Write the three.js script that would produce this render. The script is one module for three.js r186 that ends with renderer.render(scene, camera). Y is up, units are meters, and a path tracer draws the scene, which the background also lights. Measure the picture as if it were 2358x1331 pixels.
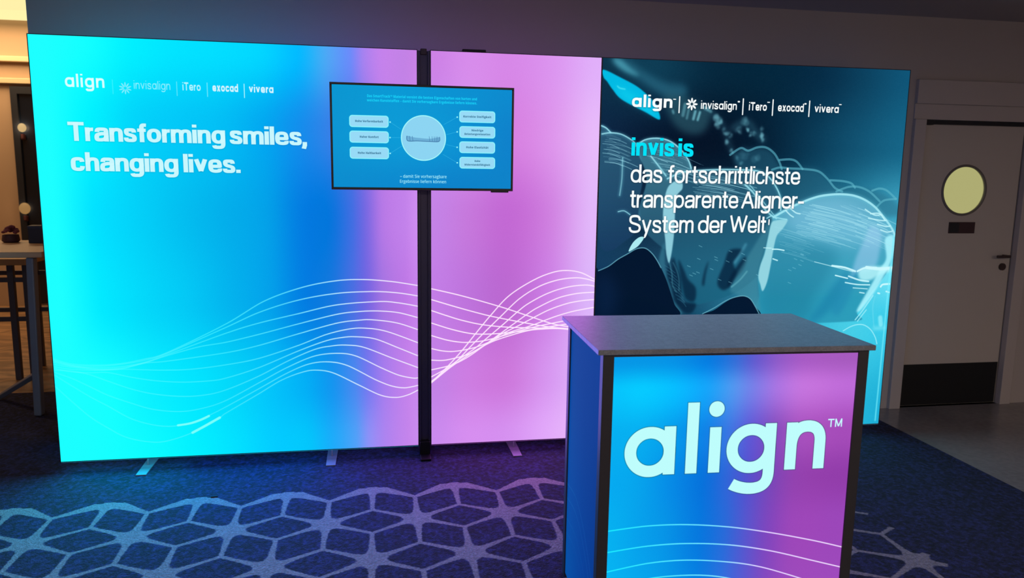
import * as THREE from 'three';
import { mergeGeometries } from 'three/addons/utils/BufferGeometryUtils.js';
import { RoundedBoxGeometry } from 'three/addons/geometries/RoundedBoxGeometry.js';
import { RectAreaLightUniformsLib } from 'three/addons/lights/RectAreaLightUniformsLib.js';

// ---------------------------------------------------------------- camera, exposure, light levels
const scene = new THREE.Scene();
scene.background = new THREE.Color(0x000000);
const camera = new THREE.PerspectiveCamera(41.2947, 2358 / 1331, 0.05, 60);
camera.position.set(1.7118, 1.6666, 4.3428);
camera.up.set(0.0122, 0.98818, -0.1528);
camera.lookAt(1.7118 + 0.172894, 1.6666 - 0.152593, 4.3428 - 0.973048);
camera.focus = 3.5;
camera.userData.fStop = 3;
const renderer = new THREE.WebGLRenderer({ antialias: true });
renderer.toneMapping = THREE.LinearToneMapping;
renderer.toneMappingExposure = 1;
renderer.shadowMap.enabled = true;
RectAreaLightUniformsLib.init();
const GLOW = { wall: 3.5, blue: 7.2, dark: 1.0, rear: 0.8, under: 1.6, counter: 0.5, screen: 0.35, hall: 9.5, room: 49, porthole: 0.15 };

// ---------------------------------------------------------------- helpers
let seed = 7;
const rnd = () => { seed = (seed * 1664525 + 1013904223) >>> 0; return seed / 4294967296; };
const used = {};
const numbered = (n) => { const k = used[n] = (used[n] ?? -1) + 1; return k ? n + '_' + String(k).padStart(3, '0') : n; };
const shadow = (o) => { o.castShadow = o.receiveShadow = true; return o; };
function obj(name, geos, material, parent = scene) {
  const list = Array.isArray(geos) ? geos : [geos];
  const g = list.length > 1 ? mergeGeometries(list.map((q) => { const n = q.index ? q.toNonIndexed() : q; if (!n.attributes.uv) n.setAttribute('uv', new THREE.BufferAttribute(new Float32Array(n.attributes.position.count * 2), 2)); return n; })) : list[0];
  const m = shadow(new THREE.Mesh(g, material));
  m.name = parent === scene ? numbered(name) : name;
  parent.add(m);
  return m;
}
function thing(name, label, category, [x, y, z] = [0, 0, 0], turn = 0, group) {
  const o = new THREE.Group();
  o.name = numbered(name); o.position.set(x, y, z); o.rotation.y = turn;
  o.userData = { label, category };
  if (group) o.userData.group = group;
  scene.add(o);
  return o;
}
function struct(name, geos, material, label) {
  const m = obj(name, geos, material);
  m.userData = { kind: 'structure', label };
  return m;
}
const box = (x0, x1, y0, y1, z0, z1, r = 0) => {
  const g = r ? new RoundedBoxGeometry(x1 - x0, y1 - y0, z1 - z0, 2, r) : new THREE.BoxGeometry(x1 - x0, y1 - y0, z1 - z0);
  return g.translate((x0 + x1) / 2, (y0 + y1) / 2, (z0 + z1) / 2);
};
const cyl = (r0, r1, h, x, y, z, n = 20) => new THREE.CylinderGeometry(r0, r1, h, n).translate(x, y, z);
function bar(a, b, w, d) {                          // square bar from a to b
  const A = new THREE.Vector3(...a), B = new THREE.Vector3(...b), L = A.distanceTo(B);
  const g = new RoundedBoxGeometry(w, L, d, 1, Math.min(w, d) * 0.2);
  g.applyQuaternion(new THREE.Quaternion().setFromUnitVectors(new THREE.Vector3(0, 1, 0), B.clone().sub(A).normalize()));
  return g.translate((A.x + B.x) / 2, (A.y + B.y) / 2, (A.z + B.z) / 2);
}
const mat = (color, roughness = 0.7, more = {}) => new THREE.MeshStandardMaterial({ color, roughness, ...more });
function areaLight(parent, color, intensity, w, h, [x, y, z], turnY = Math.PI, turnX = 0) {   // turnY = PI faces +z
  const l = new THREE.RectAreaLight(color, intensity, w, h);
  l.position.set(x, y, z); l.rotation.set(turnX, turnY, 0);
  parent.add(l);
  return l;
}
const srgb = (r, g, b) => new THREE.Color().setRGB(r / 255, g / 255, b / 255, THREE.SRGBColorSpace);

// ---------------------------------------------------------------- drawing of prints
// a canvas whose units are metres, y up, showing x0..x1, y0..y1
function sheet(x0, x1, y0, y1, ppm) {
  const cv = document.createElement('canvas');
  cv.width = Math.round((x1 - x0) * ppm); cv.height = Math.round((y1 - y0) * ppm);
  const c = cv.getContext('2d');
  c.metres = () => c.setTransform(ppm, 0, 0, -ppm, -x0 * ppm, y1 * ppm);
  c.metres();
  c.lineCap = 'butt'; c.lineJoin = 'round';
  return { cv, c, x0, x1, y0, y1, ppm };
}
function toTexture(s) {
  const t = new THREE.CanvasTexture(s.cv);
  t.colorSpace = THREE.SRGBColorSpace; t.magFilter = THREE.LinearFilter; t.anisotropy = 8;
  return t;
}
const ease = (t) => t * t * (3 - 2 * t);
// fills the sheet with colours given on a grid: xs, ys ascending in metres, rows[j][i] = [r, g, b]
function wash(s, xs, ys, rows, grain = 2) {
  const W = Math.round(s.cv.width / 2), H = Math.round(s.cv.height / 2), t = document.createElement('canvas');
  t.width = W; t.height = H;
  const q = t.getContext('2d'), im = q.createImageData(W, H);
  const at = (v, k) => { let i = 0; while (i < k.length - 2 && v > k[i + 1]) i++; return [i, Math.min(1, Math.max(0, (v - k[i]) / (k[i + 1] - k[i])))]; };
  const cub = (a, b, c, d, f) => b + 0.5 * f * (c - a + f * (2 * a - 5 * b + 4 * c - d + f * (3 * (b - c) + d - a)));
  const cols = Array.from({ length: W }, (_, i) => at(s.x0 + (i + 0.5) / W * (s.x1 - s.x0), xs));
  for (let j = 0; j < H; j++) {
    const [b, fy0] = at(s.y1 - (j + 0.5) / H * (s.y1 - s.y0), ys), fy = ease(fy0), r0 = rows[b], r1 = rows[b + 1];
    for (let i = 0; i < W; i++) {
      const [a, fx] = cols[i], n = xs.length - 1, p = Math.max(0, a - 1), e = Math.min(n, a + 2), g = (rnd() - 0.5) * grain;
      for (let k = 0; k < 3; k++) {
        const lo = cub(r0[p][k], r0[a][k], r0[a + 1][k], r0[e][k], fx), hi = cub(r1[p][k], r1[a][k], r1[a + 1][k], r1[e][k], fx);
        im.data[(j * W + i) * 4 + k] = lo + (hi - lo) * fy + g;
      }
      im.data[(j * W + i) * 4 + 3] = 255;
    }
  }
  q.putImageData(im, 0, 0);
  s.c.setTransform(1, 0, 0, 1, 0, 0);
  s.c.imageSmoothingEnabled = true;
  s.c.drawImage(t, 0, 0, s.cv.width, s.cv.height);
  s.c.metres();
}
function curve(c, pts, closed = false, begin = true) {
  const n = pts.length, P = (i) => closed ? pts[(i + n) % n] : pts[Math.min(n - 1, Math.max(0, i))];
  if (begin) { c.beginPath(); c.moveTo(...pts[0]); }
  for (let i = 0; i < (closed ? n : n - 1); i++) {
    const [a, b, d, e] = [P(i - 1), P(i), P(i + 1), P(i + 2)];
    c.bezierCurveTo(b[0] + (d[0] - a[0]) / 6, b[1] + (d[1] - a[1]) / 6, d[0] - (e[0] - b[0]) / 6, d[1] - (e[1] - b[1]) / 6, d[0], d[1]);
  }
  if (closed) c.closePath();
}
const poly = (c, pts) => { c.beginPath(); pts.forEach((p, i) => (i ? c.lineTo(...p) : c.moveTo(...p))); c.closePath(); };

// Letters drawn as strokes. Units: x-height 1, capitals 1.38. w = stem width, q = how much thinner level strokes are.
const CAP = 1.38;
function letter(ch, w, q) {
  const h = w / 2, k = w * q / 2, T = 1 - k, P = [];
  let W = 1;
  const S = (...a) => P.push(a), V = (x, y0, y1) => S(x, y0, x, y1);
  const bowl = (x0, x1) => { const m = (x0 + x1) / 2, r = (x1 - x0) * 0.24; S(x1, 0.5, x1, 0.82, m + r, T + 0.01, m, T + 0.01, m - r, T + 0.01, x0, 0.82, x0, 0.5, x0, 0.18, m - r, k - 0.01, m, k - 0.01, m + r, k - 0.01, x1, 0.18, x1, 0.5); };
  const arch = (x0, x1) => S(x0, 0.5, x0, 0.84, x0 + (x1 - x0) * 0.3, T + 0.01, x0 + (x1 - x0) * 0.55, T + 0.01, x0 + (x1 - x0) * 0.84, T + 0.01, x1, 0.86, x1, 0.6, x1, 0.4, x1, 0.2, x1, 0);
  const tail = (r, l) => S(r, 1, r, 0.7, r, 0.3, r, 0.02, r, -0.28, (r + l) / 2 + 0.2, -0.4 + k, (r + l) / 2, -0.4 + k, l + 0.12, -0.4 + k, l + 0.06, -0.3, l + 0.02, -0.13);
  const es = (H, W) => { const a = H - k + 0.01; S(W - h - 0.02, H * 0.69, W - h - 0.04, H * 0.92, W * 0.72, a, W * 0.5, a, W * 0.24, a, h + 0.03, H * 0.9, h + 0.03, H * 0.74, h + 0.03, H * 0.54, W * 0.4, H * 0.54, W * 0.54, H * 0.5, W * 0.76, H * 0.45, W - h, H * 0.42, W - h, H * 0.27, W - h, H * 0.1, W * 0.74, k - 0.01, W * 0.5, k - 0.01, W * 0.24, k - 0.01, h, H * 0.12, h, H * 0.32); };
  switch (ch) {
    case 'o': W = 0.96 + w * 0.4; bowl(h, W - h); break;
    case 'α': W = 0.96 + w * 0.4; bowl(h, W - h); V(W - h, 0, 1); break;
    case 'd': W = 0.94 + w * 0.4; bowl(h, W - h); V(W - h, 0, CAP); break;
    case 'p': W = 0.94 + w * 0.4; bowl(h, W - h); V(h, -0.38, 1); break;
    case 'g': W = 0.94 + w * 0.4; bowl(h, W - h); tail(W - h, h); break;
    case 'n': W = 0.82 + w * 0.55; V(h, 0, 1); arch(h, W - h); break;
    case 'h': W = 0.82 + w * 0.55; V(h, 0, CAP); arch(h, W - h); break;
    case 'm': W = 1.26 + w * 0.95; V(h, 0, 1); arch(h, W / 2); arch(W / 2, W - h); break;
    case 'r': W = 0.44 + w * 0.5; V(h, 0, 1); S(h, 0.5, h, 0.8, h + 0.1, T, W, T - 0.01); break;
    case 'i': W = w; V(h, 0, 1); V(h, CAP - w * 0.62, CAP); break;
    case 'l': W = w; V(h, 0, CAP); break;
    case 'a': {
      W = 0.86 + w * 0.6; const r = W - h;
      S(h + 0.04, 0.68, h + 0.06, 0.92, W * 0.3, T + 0.01, W * 0.5, T + 0.01, W * 0.76, T + 0.01, r, 0.9, r, 0.7, r, 0.5, r, 0.3, r, 0.2, r, 0.12, r, 0.06, r, 0);
      S(r, 0.6, r, 0.55, W * 0.62, 0.58, W * 0.48, 0.555, W * 0.2, 0.51, h, 0.46, h, 0.28, h, 0.1, W * 0.22, k - 0.01, W * 0.4, k - 0.01, W * 0.68, k - 0.01, r, 0.2, r, 0.42); break;
    }
    case 's': W = 0.8 + w * 0.5; es(1, W); break;
    case 'S': W = 1.1 + w * 0.5; es(CAP, W); break;
    case 'e': W = 0.92 + w * 0.4; S(h * 0.6, 0.48, W * 0.3, 0.48, W * 0.6, 0.48, W - h, 0.48, W - h, 0.83, W * 0.76, T + 0.01, W * 0.51, T + 0.01, W * 0.22, T + 0.01, h, 0.8, h, 0.5, h, 0.2, W * 0.24, k - 0.01, W * 0.53, k - 0.01, W * 0.74, k - 0.01, W * 0.88, 0.13, W - h, 0.31); break;
    case 'c': W = 0.88 + w * 0.4; S(W - h, 0.66, W - h - 0.04, 0.88, W * 0.75, T + 0.01, W * 0.52, T + 0.01, W * 0.2, T + 0.01, h, 0.8, h, 0.5, h, 0.2, W * 0.2, k - 0.01, W * 0.52, k - 0.01, W * 0.76, k - 0.01, W - h - 0.02, 0.14, W - h + 0.01, 0.36); break;
    case 'f': W = 0.44 + w * 0.6; { const s = 0.16 + h; S(s, 0, s, 0.4, s, 0.8, s, 1.06, s, 1.3, s + 0.12, CAP - k, W + 0.04, CAP - k - 0.01); S(0, T, W, T); } break;
    case 't': W = 0.44 + w * 0.6; { const s = 0.15 + h; S(s, 1.3, s, 0.9, s, 0.5, s, 0.26, s, 0.06, s + 0.1, k, W, k); S(0, T, W, T); } break;
    case 'v': W = 0.92 + w * 0.3; S(h * 0.95, 1, W / 2, w * 0.28); S(W - h * 0.95, 1, W / 2, w * 0.28); break;
    case 'x': W = 0.9 + w * 0.3; S(h, 1, W - h, 0); S(W - h, 1, h, 0); break;
    case 'y': W = 0.92 + w * 0.3; S(h * 0.95, 1, W / 2, 0.04); S(W - h * 0.95, 1, W * 0.46, -0.12, W * 0.38, -0.34, W * 0.28, -0.4 + k, W * 0.08, -0.4 + k); break;
    case 'T': W = 1.06 + w * 0.4; V(W / 2, 0, CAP); S(0, CAP - k, W, CAP - k); break;
    case 'M': W = 1.2 + w * 0.4; V(h, 0, CAP); V(W - h, 0, CAP); S(h, CAP, W / 2, 0.1); S(W - h, CAP, W / 2, 0.1); break;
    case 'A': W = 1.18 + w * 0.5; S(h * 0.7, 0, W / 2, CAP - w * 0.35); S(W - h * 0.7, 0, W / 2, CAP - w * 0.35); S(W * 0.22, 0.46, W * 0.78, 0.46); break;
    case 'W': W = 1.75 + w * 0.5; S(h * 0.8, CAP, W * 0.27, w * 0.3); S(W * 0.27, w * 0.3, W / 2, CAP - w * 0.35); S(W / 2, CAP - w * 0.35, W * 0.73, w * 0.3); S(W * 0.73, w * 0.3, W - h * 0.8, CAP); break;
    case '.': W = w; V(h, 0, w * 0.72); break;
    case ',': W = w; V(h, 0, w * 0.72); S(h * 1.1, 0.06, h * 0.5, -0.26); break;
    case '-': W = 0.6; S(0, 0.5, W, 0.5); break;
    case "'": W = w * 0.6; V(h * 0.6, 1.05, CAP); break;
    case ' ': W = 0.42; break;
  }
  return { W, P };
}
// writes text from x0 to x1 on the baseline y
function write(s, text, x0, x1, y, xh, w, q, style, gap = 0.13) {
  const c = s.c, all = [...text].map((ch) => letter(ch, w, q));
  const total = all.reduce((t, a) => t + a.W + gap, -gap), sx = (x1 - x0) / total;
  let x = 0;
  c.strokeStyle = style; c.lineCap = 'butt'; c.lineJoin = 'round';
  for (const { W, P } of all) {
    c.save();
    c.translate(x0 + x * sx, y); c.scale(sx, xh * q);
    c.lineWidth = w;
    for (const p of P) {
      c.beginPath(); c.moveTo(p[0], p[1] / q);
      if (p.length === 4) c.lineTo(p[2], p[3] / q);
      else for (let i = 2; i + 5 < p.length; i += 6) c.bezierCurveTo(p[i], p[i + 1] / q, p[i + 2], p[i + 3] / q, p[i + 4], p[i + 5] / q);
      c.stroke();
    }
    c.restore();
    x += W + gap;
  }
}
function burst(s, x, y, r, n, fat, style) {
  const c = s.c;
  c.fillStyle = style;
  for (let i = 0; i < n; i++) {
    c.save(); c.translate(x, y); c.rotate(i / n * 2 * Math.PI);
    c.beginPath(); c.ellipse(0, r * 0.6, r * fat, r * 0.4, 0, 0, 2 * Math.PI); c.fill();
    c.restore();
  }
}
function line(s, pts, width, style) { s.c.strokeStyle = style; s.c.lineWidth = width; s.c.lineCap = 'round'; curve(s.c, pts); s.c.stroke(); }
function soft(s, metres) { s.c.filter = metres > 0.0025 ? 'blur(' + (metres * s.ppm).toFixed(1) + 'px)' : 'none'; }
const backlit = (tex, strength = 1) => new THREE.MeshPhysicalMaterial({ color: 0x0b0b0c, roughness: 0.9, specularIntensity: 0.15, emissive: 0xffffff, emissiveMap: tex, emissiveIntensity: strength });
function face(x0, x1, y0, y1, z, back = false) {
  const g = new THREE.PlaneGeometry(x1 - x0, y1 - y0);
  if (back) g.rotateY(Math.PI);
  return g.translate((x0 + x1) / 2, (y0 + y1) / 2, z);
}

// ---------------------------------------------------------------- surface textures
function noiseTexture(size, fn, color = true) {
  const d = new Uint8Array(size * size * 4);
  for (let i = 0; i < size * size; i++) { const v = fn(i % size, Math.floor(i / size)); d[i * 4] = v[0]; d[i * 4 + 1] = v[1]; d[i * 4 + 2] = v[2]; d[i * 4 + 3] = 255; }
  const t = new THREE.DataTexture(d, size, size);
  t.wrapS = t.wrapT = THREE.RepeatWrapping; t.magFilter = THREE.LinearFilter; t.minFilter = THREE.LinearMipmapLinearFilter; t.generateMipmaps = true;
  if (color) t.colorSpace = THREE.SRGBColorSpace;
  t.needsUpdate = true;
  return t;
}
// smooth repeating noise, n cells a side
function field(n, s0) {
  const a = Array.from({ length: n * n }, (_, i) => { const v = Math.sin(i * 127.1 + s0 * 311.7) * 43758.5453; return v - Math.floor(v); });
  return (u, v) => {
    const x = u * n, y = v * n, i = Math.floor(x), j = Math.floor(y), f = ease(x - i), g = ease(y - j), A = (p, q) => a[((q % n + n) % n) * n + (p % n + n) % n];
    return (A(i, j) * (1 - f) + A(i + 1, j) * f) * (1 - g) + (A(i, j + 1) * (1 - f) + A(i + 1, j + 1) * f) * g;
  };
}
const uvMetres = (g, ax = 0, ay = 1) => { const p = g.attributes.position, u = g.attributes.uv; for (let i = 0; i < p.count; i++) u.setXY(i, p.getComponent(i, ax), p.getComponent(i, ay)); return g; };

// ---------------------------------------------------------------- room shell
const plasterBump = (() => { const a = field(16, 1), b = field(64, 2); const t = noiseTexture(256, (x, y) => { const v = 90 + 80 * a(x / 256, y / 256) + 60 * b(x / 256, y / 256); return [v, v, v]; }, false); t.repeat.set(1.4, 1.4); return t; })();
const wallPaint = mat(0xb3a9a2, 0.9, { bumpMap: plasterBump, bumpScale: 0.0006 });
const hallPaint = mat(0xb89c7e, 0.85, { bumpMap: plasterBump, bumpScale: 0.0006 });
const ceilingPaint = mat(0xa79d97, 0.95);
const trimPaint = mat(0xb9aea6, 0.6);
const doorPaint = mat(0xbcb2a6, 0.55);
const blackMetal = mat(0x08080a, 0.45, { metalness: 0.3 });

struct('wall_back', [box(-0.18, 5.43, 0, 2.73, -0.68, -0.48), box(5.43, 6.26, 2.055, 2.73, -0.68, -0.48), box(6.26, 7.5, 0, 2.73, -0.68, -0.48)].map((g) => uvMetres(g)), wallPaint, 'grey painted wall behind the lit panels');
struct('wall_right', box(7.5, 7.7, 0, 2.73, -0.68, 7.2), wallPaint, 'grey painted wall at the right of the room');
struct('wall_front', box(-3.2, 7.7, 0, 2.73, 7, 7.2), wallPaint, 'grey painted wall opposite the lit panels');
struct('wall_left', box(-3.4, -3.2, 0, 2.73, -0.68, 7.2), wallPaint, 'grey painted wall at the left of the room');
struct('ceiling', [box(-3.4, 7.7, 2.73, 2.93, -0.68, 7.2)], ceilingPaint, 'pale flat ceiling above the lit panels');
struct('wall_hall', [box(-6, 1, 0, 3.9, -5.7, -5.5), box(-6.2, -6, 0, 3.9, -5.7, -0.68), box(1, 1.2, 0, 3.9, -5.7, -0.68), box(-6.2, 1.2, 2.93, 3.9, -0.68, -0.48), box(-6.2, -3.4, 0, 2.93, -0.68, -0.48)].map((g) => uvMetres(g)), hallPaint, 'warm tan walls of the hall at far left');
struct('ceiling_hall', box(-6.2, 1.2, 3.9, 4, -5.7, -0.48), mat(0xb89a70, 0.9), 'warm lit ceiling of the hall at far left');
struct('trim_1', [box(-6, 1, 2.8, 2.86, -5.5, -5.43, 0.008), box(-6, 1, 2.56, 2.62, -5.5, -5.44, 0.008)], mat(0xd8c49c, 0.6), 'two pale ledges along the tan hall wall');

// floors
const woodTex = (() => { const a = field(8, 3), b = field(48, 4), c = field(24, 5); return noiseTexture(256, (x, y) => { const u = x / 256, v = y / 256, r = Math.sin((v * 26 + 5 * a(u, v)) * 2) * 0.5 + 0.5, k = 0.72 + 0.22 * r + 0.14 * (b(u * 0.3, v) - 0.5); return [196 * k, 150 * k, 106 * k]; }); })();
woodTex.repeat.set(0.8, 0.8);
struct('floor_hall', uvMetres(box(-6, 1, -0.1, 0, -5.5, -1.65), 0, 2), mat(0xffffff, 0.45, { map: woodTex }), 'warm wooden floor of the hall at far left');
const vinylTex = (() => { const a = field(6, 6), b = field(90, 7); return noiseTexture(256, (x, y) => { const k = 0.9 + 0.14 * a(x / 256, y / 256) + 0.08 * (b(x / 256, y / 256) - 0.5); return [140 * k, 132 * k, 126 * k]; }); })();
vinylTex.repeat.set(0.6, 0.6);
struct('floor_corridor', uvMetres(box(5.12, 7.5, -0.1, 0, -0.48, 7), 0, 2), mat(0xffffff, 0.22, { map: vinylTex }), 'pale smooth floor strip in front of the door');

// carpet: dark pile with a pale net of rhombs (six spokes meet at the thick knots, three at the thin ones)
const pile = (() => { const a = field(128, 8), b = field(48, 9); return noiseTexture(512, (x, y) => { const v = 255 * (0.6 * a(x / 512, y / 512) + 0.2 * b(x / 512, y / 512) + 0.2 * rnd()); return [v, v, v]; }, false); })();
pile.repeat.set(1.6, 1.6);
const CX0 = -0.7, CX1 = 5.12, CZ0 = 0.3, CZ1 = 2.3;
function carpetShade(x, z, n1, n2, n3) {                 // dark pile colour, sRGB
  const k = Math.max(0, 0.85 + 0.9 * (n1(x, z) - 0.5) + 0.5 * (n2(x, z) - 0.5) + 0.5 * (n3 - 0.5));
  return [32 * k, 35 * k, 70 * k];
}
const cn1 = field(64, 10), cn2 = field(128, 11), edgeN = field(120, 12), lineN = field(200, 13);
const fieldTex = noiseTexture(512, (x, y) => carpetShade(x / 512, y / 512 , cn1, cn2, rnd()));
const netTex = (() => {
  const W = 2048, H = Math.round(W * (CZ1 - CZ0) / (CX1 - CX0)), d = new Uint8Array(W * H * 4);
  const A = 0.4292, ROW = A * Math.sqrt(3) / 2, L = A / Math.sqrt(3), tilt = -0.0072, X0 = 0.172, Z0 = 0.8375;
  for (let j = 0; j < H; j++) for (let i = 0; i < W; i++) {
    const x = CX0 + (i + 0.5) / W * (CX1 - CX0), z = CZ1 - (j + 0.5) / H * (CZ1 - CZ0);
    const u = x - X0, v = z - Z0 - tilt * u;
    let best = 9, bx = 0, bz = 0, br = 0;
    const r0 = Math.round(v / ROW);
    for (let r = r0 - 1; r <= r0 + 1; r++) {
      const off = (r & 1) ? 0.5 : 0, m = Math.round(u / A - off), tx = (m + off) * A, tz = r * ROW, dd = Math.hypot(u - tx, v - tz);
      if (dd < best) { best = dd; bx = u - tx; bz = v - tz; br = r; }
    }
    let e = 0;
    const jig = (edgeN(x * 0.9, z * 0.9) - 0.5) * 0.005;
    for (let k = 0; k < 6; k++) {
      const ang = (30 + 60 * k) * Math.PI / 180, ca = Math.cos(ang), sa = Math.sin(ang);
      if (br < 0 && sa < -0.1 || br < -1) continue;
      const s = bx * ca + bz * sa, p = Math.abs(-bx * sa + bz * ca), hw = 0.019 - 0.0095 * Math.min(1, Math.max(0, s / L)) + 0.012 * Math.max(0, s / L - 0.82);
      const dist = s < 0 ? Math.hypot(s, p) - hw : p - hw;
      e += Math.exp(-dist / 0.017);
    }
    let dist = e > 0 ? -0.017 * Math.log(e) : 1;
    dist += jig;
    if (br < 0) dist = Math.max(dist, -(v + ROW + 0.03));
    if (br === -1) { const ax = Math.abs(bx), cap = Math.max(-(bz + 0.02), (-0.02 + 0.88 * (ax - 0.072) - bz) / 1.33, (bz - ax * 0.577 - 0.012) / 1.15); dist = Math.min(dist, cap + jig); }
    dist = Math.max(dist, (x - 4.115 + 0.04 * Math.sin(z * 23)) * 0.9);
    const t = Math.min(1, Math.max(0, 0.5 - dist / 0.006)), g = carpetShade(x, z, cn1, cn2, rnd()), n = 0.82 + 0.24 * lineN(x * 0.8, z * 0.8) + 0.16 * (rnd() - 0.5);
    const o = (j * W + i) * 4;
    d[o] = g[0] * (1 - t) + 142 * n * t; d[o + 1] = g[1] * (1 - t) + 136 * n * t; d[o + 2] = g[2] * (1 - t) + 136 * n * t; d[o + 3] = 255;
  }
  const t = new THREE.DataTexture(d, W, H);
  t.colorSpace = THREE.SRGBColorSpace; t.magFilter = THREE.LinearFilter; t.minFilter = THREE.LinearMipmapLinearFilter; t.generateMipmaps = true; t.needsUpdate = true;
  return t;
})();
const flat = (x0, x1, z0, z1) => uvMetres(box(x0, x1, -0.1, 0, z0, z1), 0, 2);
const floor = struct('floor', [flat(-3.2, CX1, -0.48, CZ0), flat(-3.2, CX0, CZ0, CZ1), flat(-3.2, CX1, CZ1, 7), flat(-6, 1, -1.65, -0.48)], mat(0xffffff, 1, { map: fieldTex, bumpMap: pile, bumpScale: 0.004 }), 'dark navy carpet floor');
const net = box(CX0, CX1, -0.1, 0, CZ0, CZ1);
{ const p = net.attributes.position, u = net.attributes.uv; for (let i = 0; i < p.count; i++) u.setXY(i, (p.getX(i) - CX0) / (CX1 - CX0), (CZ1 - p.getZ(i)) / (CZ1 - CZ0)); }
const pileNet = pile.clone(); pileNet.repeat.set(1.6 * (CX1 - CX0), 1.6 * (CZ1 - CZ0)); pileNet.needsUpdate = true;
obj('patterned_strip', net, mat(0xffffff, 1, { map: netTex, bumpMap: pileNet, bumpScale: 0.004 }), floor);

// door with its frame
struct('trim_2', [box(5.345, 5.432, 0, 2.055, -0.5, -0.45, 0.004), box(6.258, 6.345, 0, 2.055, -0.5, -0.45, 0.004), box(5.345, 6.345, 2.16, 2.32, -0.5, -0.45, 0.004), box(5.345, 6.345, 2.055, 2.16, -0.5, -0.468, 0.004)], trimPaint, 'pale frame round the door');
{
  const d = new THREE.Group();
  d.name = 'door_1'; d.position.set(5.845, 0, -0.5); d.userData = { kind: 'structure', label: 'pale door with a lit round window and a black kick plate' };
  scene.add(d);
  const sh = new THREE.Shape([[-0.405, 0.006], [0.405, 0.006], [0.405, 2.025], [-0.405, 2.025]].map((p) => new THREE.Vector2(...p)));
  const hole = new THREE.Path(); hole.absarc(-0.03, 1.575, 0.168, 0, 2 * Math.PI, true); sh.holes.push(hole);
  obj('leaf', new THREE.ExtrudeGeometry(sh, { depth: 0.04, bevelEnabled: false, curveSegments: 40 }).translate(0, 0, -0.04), doorPaint, d);
  obj('window_rim', new THREE.TorusGeometry(0.172, 0.009, 10, 48).translate(-0.03, 1.575, 0), mat(0x6e675f, 0.5), d);
  obj('window_pane', new THREE.CylinderGeometry(0.168, 0.168, 0.012, 48).rotateX(Math.PI / 2).translate(-0.03, 1.575, -0.02), mat(0x40403a, 0.3, { emissive: srgb(172, 170, 112), emissiveIntensity: 1 }), d);
  areaLight(d, srgb(172, 170, 112), GLOW.porthole, 0.29, 0.29, [-0.03, 1.575, 0.012]);
  const sign = obj('sign', box(-0.125, 0.085, 1.27, 1.35, 0, 0.006, 0.002), mat(0x3a1f1f, 0.5), d);
  obj('panel', box(-0.12, -0.045, 1.275, 1.345, 0.005, 0.008), mat(0x141416, 0.5), sign);
  obj('kick_plate', box(-0.4, 0.4, 0.008, 0.315, 0, 0.004, 0.001), mat(0x020203, 0.6), d);
  for (const y of [1.83, 0.32]) obj('hinge', [cyl(0.012, 0.012, 0.17, -0.418, y + 0.085, 0.014, 12), box(-0.43, -0.395, y, y + 0.17, 0, 0.006)], mat(0x2a2422, 0.5), d);
  obj('door_closer', [box(-0.405, 0.405, 2.026, 2.052, -0.03, 0.02), box(-0.415, -0.34, 2.02, 2.06, -0.02, 0.03, 0.006)], mat(0x171414, 0.5), d);
  const hd = obj('handle', [cyl(0.026, 0.026, 0.01, 0.345, 1.106, 0.006, 24).clone(), box(0.25, 0.36, 1.096, 1.116, 0.045, 0.062, 0.006), box(0.335, 0.355, 1.096, 1.116, 0, 0.055, 0.004)], mat(0x4a3a34, 0.4, { metalness: 0.5 }), d);
  obj('lock', new THREE.CylinderGeometry(0.026, 0.026, 0.012, 24).rotateX(Math.PI / 2).translate(0.345, 1.027, 0.006), mat(0x4a3a34, 0.4, { metalness: 0.5 }), d);
}
// dark glazed door of the hall, far left
{
  const d = new THREE.Group();
  d.name = 'door_2'; d.position.set(-1.75, 0, -5.5); d.userData = { kind: 'structure', label: 'dark glazed doorway in the tan hall wall' };
  scene.add(d);
  obj('pane', box(-0.56, 0.56, 0.02, 2.46, 0.005, 0.02), mat(0x0c1420, 0.2), d);
  obj('frame', [box(-0.62, -0.55, 0, 2.53, 0, 0.05), box(0.55, 0.62, 0, 2.53, 0, 0.05), box(-0.55, 0.55, 2.45, 2.53, 0, 0.05)], mat(0x151a24, 0.5), d);
}

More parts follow.
